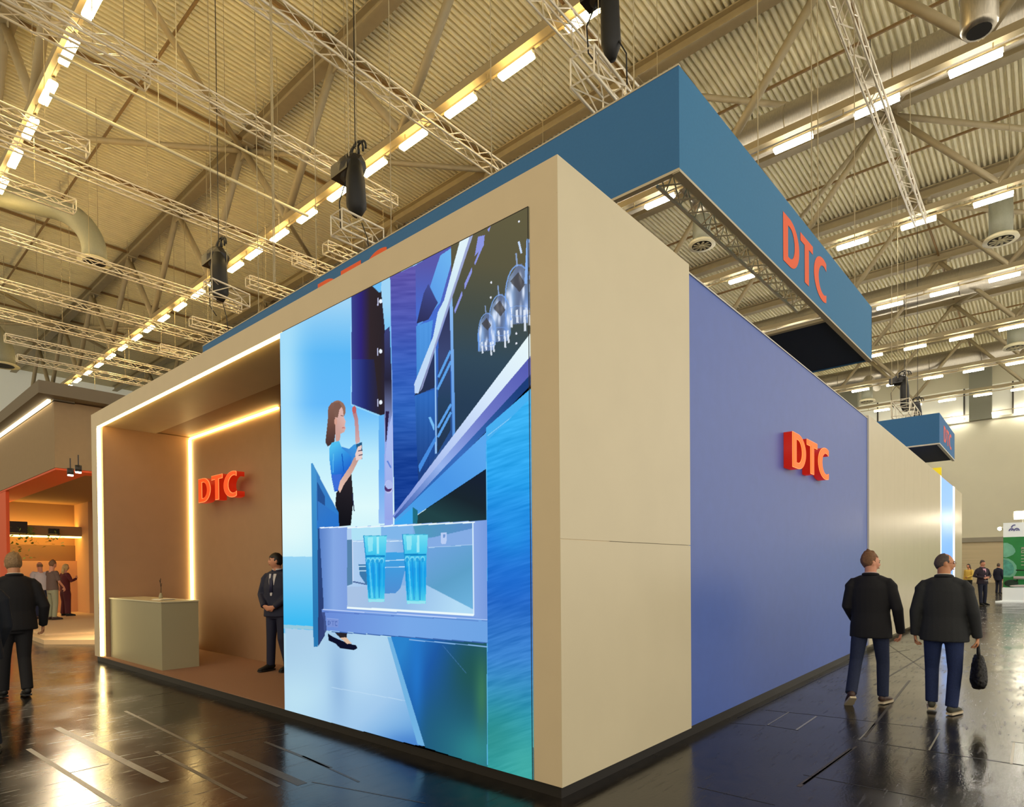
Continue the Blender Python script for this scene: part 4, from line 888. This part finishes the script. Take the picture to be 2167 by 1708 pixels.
        if fit.get('front'):
            b = NB(); vs = [L((-.062, .098, 1.475)), L((.062, .098, 1.475)), L((.052, .128, 1.36)), L((.012, .145, 1.15)), L((-.012, .145, 1.15)), L((-.052, .128, 1.36))]
            lo = [b.verts.new(p) for p in vs]; hi = [b.verts.new(p-Vector((0, .03, 0))) for p in vs]; b.faces.new(lo); b.faces.new(hi[::-1])
            for q in range(6): b.faces.new((lo[q], lo[(q+1) % 6], hi[(q+1) % 6], hi[q]))
            link('shirt_front', b, fit['shirt'], t)
            if fit.get('tie'):
                b = NB(); tube(b, [L((0, .108, 1.478)), L((0, .122, 1.45)), L((0, .137, 1.34)), L((0, .150, 1.2))], [(.018, .012), (.014, .008), (.027, .008), (.032, .006)], 8, side=(1, 0, 0)); link('necktie', b, fit['tie'], t, True)
    return t, body, hc, R
skin1 = mat('skin_fair', (212, 148, 116), .55, noise=.03, nscale=12); skin2 = mat('skin_tan', (196, 136, 96), .55, noise=.03, nscale=12)
h_br = mat('hair_sandy', (120, 84, 54), .7, noise=.25, nscale=60); h_gr = mat('hair_grey_dark', (84, 72, 66), .7, noise=.25, nscale=60); h_bk = mat('hair_black', (22, 18, 18), .5, noise=.2, nscale=60)
h_gg = mat('hair_greying', (142, 112, 76), .75, noise=.3, nscale=70); h_bl = mat('hair_blond', (200, 170, 110), .6, noise=.2, nscale=60)
blk = mat('black_wool', (17, 16, 20), .85, noise=.15, nscale=180); char = mat('charcoal_wool', (36, 38, 40), .85, noise=.2, nscale=180)
jean = mat('blue_denim', (28, 38, 66), .85, noise=.2, nscale=90); jean2 = mat('bright_denim', (26, 42, 84), .85, noise=.2, nscale=90)
navy = mat('navy_suit_cloth', (24, 28, 54), .7, noise=.1, nscale=120); brown = mat('brown_leather', (74, 52, 44), .5); grn = mat('olive_suede', (74, 74, 62), .7); solew = mat('white_rubber', (206, 190, 160), .6)
whites = mat('white_cotton', (214, 208, 208), .8); dk = mat('dark_cloth', (20, 18, 20), .85, noise=.15, nscale=90)
def fl(px, py, z=0): return at(px, py, 2, z)
# two men walking away on the right
g = fl(1843, 1489)
m1, bd, hc, R = person('man in black jacket and jeans walking away beside the blue panel, head turned right', (g.x, g.y, 0), .10, 1.755,
    dict(hipL=(-.10, -.01, .92), kneeL=(-.15, -.06, .50), ankL=(-.17, -.34, .16), toeL=(-.21, -.24, .03), kneeR=(.12, .07, .49), ankR=(.12, .05, .09), toeR=(.17, .20, .03),
         elR=(.275, -.05, 1.13), wrR=(.30, .08, .85), elL=(-.25, .0, 1.15), wrL=(-.20, .20, .98), hdR=(-.15, .25, -1), hnR=(-1, -.1, 0), curl=1.25, hyaw=-1.05, hpitch=-.05, girth=1.0),
    dict(skin=skin1, hair=h_br, cut='short', top=blk, legs=jean, shoes=brown, sole=solew, shirt=mat('pink_shirt', (216, 190, 190), .8), hem=.785))
g = fl(1998, 1510)
m2, bd, hc2, R2 = person('balding man with glasses and a charcoal jacket walking away, holding a black bag', (g.x, g.y, 0), .04, 1.735,
    dict(hipL=(-.10, -.01, .92), kneeL=(-.12, .08, .50), ankL=(-.12, .04, .11), toeL=(-.13, .19, .05), kneeR=(.10, .0, .49), ankR=(.07, -.05, .09), toeR=(.12, .10, .03),
         elR=(.27, -.03, 1.13), wrR=(.30, .02, .86), elL=(-.27, -.02, 1.13), wrL=(-.275, .02, .86), hdR=(0, .05, -1), hnR=(-1, 0, 0), hdL=(.05, .1, -1), hnL=(1, 0, 0), curl=1.2, hyaw=-1.2, hpitch=-.03, girth=1.04),
    dict(skin=skin2, hair=h_gr, cut='receding', top=char, legs=jean2, shoes=grn, sole=solew, hem=.81))
b = NB()
for q in (-1, 1): tube(b, [hc2+R2 @ Vector((q*.031+.018*math.cos(a), .098, .012+.013*math.sin(a))) for a in np.linspace(0, 2*PI, 13)], .0016, 5); tube(b, [hc2+R2 @ Vector((q*.049, .097, .016)), hc2+R2 @ Vector((q*.08, .05, .014)), hc2+R2 @ Vector((q*.082, .0, .010))], .002, 5)
link('glasses', b, mat('copper_frame', (150, 80, 50), .4), m2, True)
# the bag hangs from the right hand
hand_w = pm(m2) @ Vector((.30, .02, .86)); sc = 1.775/1.78
bag = empty('shoulder_bag', (hand_w.x, hand_w.y, .29), 'black slouchy shoulder bag hanging from the right hand of the balding man', 'bag', rz=.15)
b = NB(); tube(b, [(0, -.02, .02), (.0, .0, .10), (.005, .01, .22), (.0, .0, .32), (0, 0, .37)], [(.05, .19), (.075, .20), (.065, .17), (.05, .13), (.03, .09)], 16, side=(1, 0, 0))
o = link('bag_body', b, M_blackrub, bag, True); evalmesh(o, [('REMESH', dict(mode='VOXEL', voxel_size=.014)), ('SMOOTH', dict(iterations=2, factor=.5))])
rg = random.Random(4)
for v_ in o.data.vertices: v_.co += Vector((rg.uniform(-1, 1), rg.uniform(-1, 1), rg.uniform(-1, 1)))*.007
b = NB(); tube(b, [(0, -.06, .36), (0, -.03, .44), (0, .0, .475), (0, .03, .44), (0, .06, .36)], .013, 8); link('handle', b, M_blackrub, bag, True)
b = NB(); tube(b, [(.04, .05, .3), (.06, .09, .2), (.05, .06, .08), (.04, .10, .0)], .009, 6); link('strap', b, M_blackrub, bag, True)
# man in suit at the recess
g = at(574, 1409, 2, Z+.012)
g = Vector((at(589, 1400, 1, 1.17).x, 1.17, Z+.012))
person('man in navy suit and tie standing in the lit recess, looking left, hands clasped', g, -2.72, 1.76,
    dict(elL=(-.26, .03, 1.16), wrL=(-.085, .185, .985), elR=(.26, .03, 1.16), wrR=(.085, .19, .995), hdL=(1, .25, -.25), hdR=(-1, .2, -.3), hnL=(0, -1, .2), hnR=(0, -1, .2), curl=.5,
         hyaw=-.95, hpitch=.05, kneeL=(-.10, .03, .5), ankL=(-.12, -.08, .09), toeL=(-.13, .08, .03), kneeR=(.12, .0, .5), ankR=(.16, -.03, .09), toeR=(.2, .12, .03)),
    dict(skin=skin1, hair=h_bk, cut='fringe', top=navy, legs=navy, shoes=M_blackrub, shirt=whites, front=True, tie=mat('dark_tie', (34, 36, 70), .6), hem=.83))
# two dark-clad people at the left edge
g = fl(40, 1476)
person('man in black jacket with greying hair walking away at the left edge', (g.x-.05, g.y-.02, 0), PI/2+.12, 1.84,
    dict(kneeL=(-.10, .04, .5), ankL=(-.10, .10, .09), toeL=(-.12, .25, .03), kneeR=(.09, .0, .49), ankR=(.08, -.12, .10), toeR=(.10, .03, .03), elR=(.29, -.06, 1.13), wrR=(.31, .06, .88), elL=(-.25, -.05, 1.14), wrL=(-.2, .16, .98), curl=1.1, hyaw=-.1, girth=1.06),
    dict(skin=skin2, hair=h_gg, cut='short', top=dk, legs=dk, shoes=M_blackrub, hem=.84))
g = fl(22, 1600)
person('person in dark clothes half cut off by the left edge, nearest to the camera', (g.x-.16, g.y-.22, 0), PI/2+.12, 1.76,
    dict(kneeR=(.10, .0, .49), ankR=(.13, -.03, .09), toeR=(.18, .12, .03), kneeL=(-.1, .14, .52), ankL=(-.1, .3, .09), toeL=(-.1, .45, .04), elR=(.24, .02, 1.15), wrR=(.22, .16, .95)),
    dict(skin=skin2, hair=h_br, cut='short', top=dk, legs=dk, shoes=M_blackrub, hem=.86))
# small figures
g = fl(2079, 1281)
bp_, bd, hc, R = person('man in dark jacket and pink shirt far down the right aisle, walking closer', (g.x, g.y, 0), PI+.75, 1.74,
    dict(elL=(-.33, -.02, 1.18), wrL=(-.10, .22, 1.13), elR=(.33, -.02, 1.18), wrR=(.12, .22, 1.10), hdL=(1, .2, 0), hdR=(-1, .2, 0), hnL=(0, -1, 0), hnR=(0, -1, 0), kneeR=(.12, .05, .5), ankR=(.14, .1, .09), toeR=(.16, .25, .03)),
    dict(skin=skin1, hair=h_gr, cut='short', top=mat('plum_jacket', (40, 30, 42), .8), legs=mat('dark_trousers', (30, 34, 52), .85), shoes=M_blackrub, shirt=mat('pink_shirt_front', (224, 170, 186), .8), front=True, hem=.86), vox=.013)
b = NB(); box(b, -.14, .10, .20, .26, .98, .99); link('papers', b, whites, bp_)
g = fl(2113, 1257)
person('person in dark blue suit far back by the green booth, seen from behind', (g.x, g.y, 0), -.6, 1.62,
    dict(), dict(skin=skin1, hair=h_gr, cut='short', top=navy, legs=navy, shoes=M_blackrub, hem=.8), vox=.014)
g = fl(2045, 1262)
person('black-haired person mostly hidden behind the balding man', (g.x+.1, g.y, 0), 2.6, 1.62, dict(elL=(-.28, .1, 1.15), wrL=(-.1, .25, 1.05), hdL=(1, .2, 0), hnL=(0, -1, 0)),
    dict(skin=skin1, hair=h_bk, cut='long', top=mat('yellow_top', (232, 196, 96), .8), legs=blk, shoes=M_blackrub, kind='shirt'), vox=.014)
GP = 'visitors in the warm-lit booth at left'
g = fl(88, 1312, .15)
person('bald visitor in white shirt standing in the warm-lit booth at left', (g.x-.6, g.y+.1, .15), PI/2+.2, 1.78, dict(), dict(skin=skin1, hair=h_gg, cut='bald', top=whites, legs=jean, shoes=brown, kind='shirt'), vox=.013)
g = fl(112, 1312, .15)
person('visitor in grey T-shirt and pale jeans in the warm-lit booth at left', (g.x, g.y, .15), .35, 1.80, dict(elL=(-.22, .1, 1.15), wrL=(-.16, .28, 1.0), elR=(.24, .05, 1.15), wrR=(.18, .22, .98), hpitch=-.3),
       dict(skin=skin1, hair=h_br, cut='short', top=mat('grey_tee', (104, 84, 74), .8), legs=mat('pale_jeans', (150, 150, 120), .8), shoes=brown, kind='tee'), vox=.013)
g = fl(139, 1304, .15)
person('blond visitor dressed in dark red in the warm-lit booth at left', (g.x, g.y, .15), .2, 1.72, dict(hipL=(-.1, 0, .92), ankL=(-.16, 0, .09), toeL=(-.2, .14, .03), ankR=(.16, 0, .09), toeR=(.22, .14, .03), elR=(.3, .06, 1.2), wrR=(.18, .25, 1.28), hdR=(-.3, .3, .8)),
       dict(skin=skin1, hair=h_bl, cut='long', top=mat('dark_red_cloth', (92, 26, 30), .8), legs=mat('dark_red_trousers', (80, 22, 28), .8), shoes=M_blackrub, kind='shirt', legw=1.35), vox=.013)

# ------------------------------------------------------------------ warm-lit booth at the left
c = at(114, 849, 2, 5.6); zb = at(115, 990, 1, c.y).z; X0, Y0_ = c.x, c.y
lb = empty('exhibition_booth', (X0, Y0_, 0), 'brown booth with orange edge and warm lights at the far left', 'exhibition booth')
M_lb = mat('brown_booth_cloth', (150, 126, 92), .8, noise=.03, nscale=8); M_lbi = mat('brown_booth_inner', (150, 112, 74), .8); M_org = mat('orange_booth_edge', (224, 84, 30), .6); M_lbfl = mat('pale_booth_floor', (216, 184, 140), .6)
def lp(name, M, *bxs, label=None):
    b = NB()
    for bx in bxs: box(b, *bx)
    return wlink(name, b, M, lb, label=label)
XL = X0-22; YD = Y0_+16
lp('canopy', M_lb, (XL, X0, Y0_, Y0_+.12, zb, 5.62), (X0-.12, X0, Y0_+.12, YD, zb, 5.62))
lp('canopy_cap', mat('grey_brown_cap', (112, 100, 80), .7), (XL-.3, X0+.35, Y0_-.35, Y0_+1.2, 5.66, 5.95), (X0-1.2, X0+.35, Y0_+1.2, YD, 5.66, 5.95), (XL, X0+.0, Y0_+.0, Y0_+.4, 5.6, 5.66))
lp('led_strip', mat('led_neutral', (255, 240, 200), .5, emit=(255, 238, 196), estr=5), (XL, X0-.15, Y0_-.09, Y0_-.03, 5.60, 5.655))
lp('orange_soffit', M_org, (XL, X0-.01, Y0_+.01, Y0_+.72, zb-.05, zb-.004), (X0-.55, X0-.01, Y0_+.72, YD, zb-.05, zb-.004), label='orange underside edge')
lp('inner_ceiling', M_lbi, (XL, X0-.55, Y0_+.72, YD, zb+.02, zb+.05))
xl_ = at(11, 1100, 1, Y0_).x
lp('orange_post', M_org, (xl_-1.0, xl_, Y0_+.02, Y0_+.10, 0, zb-.05), label='orange upright')
xw = at(80, 1066, 2, zb).x
lp('back_wall', M_lbi, (xw-.2, xw, Y0_+.2, YD, 0, zb+.02))
zbm0, zbm1 = at(80, 1133, 0, xw+.9).z, at(80, 1112, 0, xw+.9).z
lp('beam', mat('light_brown_beam', (168, 136, 96), .7), (xw+.5, xw+.9, Y0_+.2, YD, zbm0, zbm1))
lp('led_strip', mat('led_cove', (255, 214, 120), .5, emit=(255, 208, 104), estr=7.0), (xw+.02, xw+.5, Y0_+.2, YD, zbm1-.06, zbm1+.0), (xw+.5, xw+.88, Y0_+.2, YD, zbm0-.05, zbm0))
zc = at(60, 1187, 0, xw+.3).z
lp('lower_wall', mat('dark_wall_panel', (120, 88, 58), .8), (xw, xw+.06, Y0_+.2, YD, zc, zbm0-.3))
lp('counter_wall', mat('tan_wall_panel', (206, 152, 104), .7), (xw, xw+.25, Y0_+.2, YD, .1, zc))
cb_ = at(190, 1301, 2, .1); cl = at(149, 1200, 1, cb_.y)
lp('wall_pillar', mat('tan_pillar', (206, 160, 110), .7), (cl.x, cb_.x, cb_.y, cb_.y+3, .1, zb+.02))
lp('wall_pillar', M_lbi, (cb_.x+.02, cb_.x+1.2, cb_.y+1.2, cb_.y+6, .1, zb+.02))
P0, P1, P2, P3 = fl(93, 1364), fl(205, 1364), fl(30, 1312), fl(215, 1290)
b = NB(); prism(b, [(P0.x, P0.y), (P1.x+1, P1.y+.8), (P1.x+1, YD), (xw, YD), (xw, Y0_), (P0.x-6, P0.y+.2)], 0, .10); wlink('platform', b, M_lbfl, lb)
b = NB(); prism(b, [(P0.x-1.1, P0.y+.25), (P0.x-.4, P0.y+1.6), (P1.x+1, YD-1), (xw, YD-.5), (xw, Y0_+.3), (P0.x-6, P0.y+.3)], .10, .15); wlink('upper_platform', b, M_lbfl, lb)
M_spot = mat('spot_lens', (255, 255, 250), .5, emit=(255, 240, 210), estr=40)
for px, py, w_ in ((149, 1007, 'left'), (166, 1001, 'right')):
    p = at(px, py, 2, zb-.35); t = empty('spotlight', p, f'small bright spotlight under the brown canopy, {w_} one of the two', 'spotlight')
    b = NB(); tube(b, [(0, 0, .02), (0, 0, .16)], .06, 10); link('housing', b, M_black, t, True)
    b = NB(); tube(b, [(0, 0, .0), (0, 0, .02)], .05, 10); link('lens', b, M_spot, t)
    b = NB(); tube(b, [(0, 0, .16), (0, 0, .38)], .012, 5); link('stem', b, M_black, t)
    la = bpy.data.lights.new('spot_light', 'SPOT'); la.energy = 900; la.color = (1, .78, .5); la.spot_size = 2.2; la.spot_blend = .6; la.shadow_soft_size = .05
    lo = bpy.data.objects.new('spot_light', la); COL.objects.link(lo); lo.parent = t; lo.location = (0, 0, -.02); lo.rotation_euler = (.55, -.9 if w_ == 'left' else -.3, 0)
leafm = mat('leaf_green', (120, 130, 50), .6, noise=.2); potm = mat('dark_pot', (40, 30, 22), .6)
for q, (px, py, s_, w_) in enumerate(((33, 1118, 1.3, 'large dark pot'), (52, 1120, .8, 'small pot'), (112, 1122, .7, 'slim dark pot'))):
    p = at(px, py, 0, xw+1.05); s_ *= .6; t = empty('hanging_plant', (p.x+.12, p.y, zbm0), f'trailing green plant in a {w_} fixed to the beam in the left booth', 'plant', 'trailing plants on the beam')
    b = NB(); box(b, -.18*s_, .14*s_, -.35*s_, .35*s_, .05, .55*s_); link('pot', b, potm if q != 1 else leafm, t)
    b = NB(); rg = random.Random(q)
    for w__ in range(int(70*s_)):
        a = Vector((rg.uniform(-.1, .2), rg.uniform(-.6, .6)*s_, -rg.random()**1.5*1.5*s_+.25)); d = Vector((rg.uniform(-1, 1), rg.uniform(-1, 1), rg.uniform(-1, .2))).normalized()*.13; e_ = d.cross(Vector((0, 0, 1)))*.5
        b.faces.new([b.verts.new(v_) for v_ in (a, a+d*.5+e_, a+d, a+d*.5-e_)])
    link('foliage', b, leafm, t)

# ------------------------------------------------------------------ things at the right end
yb = 29.7; g0 = at(2123, 1200, 1, yb)
gb = empty('exhibition_booth', (g0.x, yb, 0), 'green and white booth wall with purple emblem at the far right edge', 'exhibition booth')
def gz(py): return at(2124, py, 1, yb).z
def gp(name, M, *bxs, label=None):
    b = NB()
    for bx in bxs: box(b, *bx)
    return wlink(name, b, M, gb, label=label)
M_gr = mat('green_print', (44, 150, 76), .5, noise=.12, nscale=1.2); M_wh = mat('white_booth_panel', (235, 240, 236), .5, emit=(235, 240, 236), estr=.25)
gp('header', M_wh, (g0.x, g0.x+6, yb, yb+.2, gz(1137), gz(1107)), label='white band with emblem')
gp('wall', M_gr, (g0.x, g0.x+6, yb, yb+.2, gz(1243), gz(1137)), label='green printed wall')
gp('low_block', M_wh, (g0.x, g0.x+6, yb-.75, yb+.2, .06, gz(1243)))
pl = fl(2106, 1275); b = NB(); prism(b, [(pl.x, pl.y), (g0.x+7, pl.y+.2), (g0.x+7, yb+.2), (g0.x-.02, yb-.1)], 0, .06); wlink('platform', b, M_wh, gb)
M_em = mat('purple_emblem', (120, 120, 180), .6); M_teal = mat('pale_teal_print', (128, 206, 176), .5, noise=.1, nscale=4); M_teal2 = mat('teal_print_core', (92, 180, 166), .5, noise=.25, nscale=8)
def flat(name, pts, M, yy): b = NB(); vs = [b.verts.new((p.x, yy, p.z)) for p in pts]; b.faces.new(vs); return wlink(name, b, M, gb)
def G(px, py): return at(px, py, 1, yb)
b = NB()
for cx_, cy_, r_, a0, a1 in ((2141, 1124, 5.4, PI, 2*PI+.0), (2152, 1123, 5.0, PI+.2, 2*PI), (2147, 1117, 6.2, PI, PI*1.6)):
    pts = [G(cx_+r_*math.cos(a), cy_+r_*.95*math.sin(a)) for a in np.linspace(a0, a1, 10)]; tube(b, [Vector((p.x, yb-.01, p.z)) for p in pts], .028, 5)
for cx_ in (2141, 2152): p = G(cx_, 1122); ellipsoid(b, (p.x, yb-.01, p.z), (.04, .01, .03), sub=1)
wlink('emblem', b, M_em, gb)
flat('pale_shape', [G(x_, y_) for x_, y_ in ((2123.5, 1149), (2132, 1149), (2142, 1154), (2148, 1162), (2149, 1168), (2144, 1174), (2135, 1178), (2129, 1180), (2123.5, 1179))], M_teal, yb-.012)
flat('pale_shape', [G(x_, y_) for x_, y_ in ((2123.5, 1181), (2134, 1182), (2144, 1188), (2151, 1197), (2152, 1210), (2147, 1219), (2137, 1222), (2123.5, 1221))], M_teal, yb-.012)
flat('shape_core', [G(x_, y_) for x_, y_ in ((2123.5, 1184), (2133, 1186), (2142, 1193), (2146, 1202), (2145, 1212), (2138, 1218), (2123.5, 1218))], M_teal2, yb-.016)
b = NB()   # vertical lettering, turned a quarter: bars of the letters that show
for (x0, y0, x1, y1) in ((2161, 1158, 2166, 1159.5), (2161, 1158, 2162.5, 1163), (2163.5, 1159, 2165, 1162.5), (2166, 1158, 2167, 1163), (2161, 1165, 2167, 1166.5), (2161, 1169, 2167, 1170.5), (2161, 1165, 2162.5, 1170), (2161, 1175, 2167, 1176.5), (2161, 1182, 2167, 1183.5), (2161, 1188, 2167, 1189.5), (2161, 1195, 2167, 1196.5)):
    p, q = G(x0, y1), G(x1, y0); box(b, p.x, q.x, yb-.02, yb-.004, p.z, q.z)
wlink('lettering', b, M_white, gb)
ch = at(2156, 1243, 1, yb-.4); ch0 = (ch.x+.25, yb-.4, ch.z)
t = empty('lounge_chair', ch0, 'white lounge chair with black arm standing on the white block at the right edge', 'chair')
b = NB(); box(b, -.42, .5, -.2, .25, .34, .46); bmesh.ops.bevel(b, geom=b.edges[:], offset=.04, segments=2); link('seat', b, whites, t, True)
b = NB(); quadbox(b, [Vector(p) for p in ((.3, -.2, .46), (.5, -.2, .42), (.5, .25, .42), (.3, .25, .46), (.5, -.2, 1.2), (.62, -.2, 1.16), (.62, .25, 1.16), (.5, .25, 1.2))]); link('backrest', b, whites, t)
b = NB(); tube(b, [(-.34, -.24, .72), (.42, -.24, .70), (.36, -.24, .36), (.1, -.2, .3)], .022, 6); link('arm', b, M_black, t, True)
for sx_ in (-.3, .35):
    b = NB(); tube(b, [(sx_, 0, .34), (sx_*1.1, 0, 0)], .02, 6); link('leg', b, M_black, t, True)
b = NB(); ellipsoid(b, (ch0[0]-.50, yb-.36, ch0[2]+.16), (.24, .16, .16)); tagp(link('pouffe', b, mat('dark_green_cloth', (34, 60, 48), .8), None, True), 'dark round cushion lying left of the white lounge chair', 'cushion')
b = NB(); ellipsoid(b, (ch0[0]-.0, yb-.64, ch0[2]+.06), (.55, .10, .06)); tagp(link('blanket', b, whites, None, True), 'white folded blanket lying on the front of the white block', 'blanket')
p = at(2118, 1119, 1, 31); t = empty('spotlight', p, 'small white spotlight left of the green booth header', 'spotlight')
b = NB(); tube(b, [(0, 0, 0), (.1, 0, .02)], .07, 10); link('housing', b, M_white, t, True)
b = NB(); ellipsoid(b, (-.04, -.03, 0), (.08, .05, .08), sub=2); link('lens', b, M_spot, t)
b = NB(); tube(b, [(.1, 0, .02), (at(2124, 1119, 1, 31).x-p.x+.1, -1.1, .0)], .02, 5); link('arm', b, M_white, t)
p = at(2164, 1090, 1, 30); t = empty('floodlight', p, 'glaring white floodlight above the green booth at the right edge', 'floodlight')
b = NB(); box(b, -.3, .3, 0, .12, -.18, .18); link('housing', b, M_white, t)
b = NB(); box(b, -.27, .27, -.02, 0, -.15, .15); link('lens', b, M_spot, t)
b = NB(); tube(b, [(0, .06, -.18), (0, .06, gz(1107)-p.z)], .02, 5); link('stem', b, M_white, t)
p = at(1985, 998, 1, 34); b = NB(); box(b, p.x-1.4, at(1992, 1000, 1, 34).x, 34, 34.1, 3.4, at(1992, 989, 1, 34).z); box(b, p.x-.8, p.x-.7, 34, 34.1, 0, 3.4)
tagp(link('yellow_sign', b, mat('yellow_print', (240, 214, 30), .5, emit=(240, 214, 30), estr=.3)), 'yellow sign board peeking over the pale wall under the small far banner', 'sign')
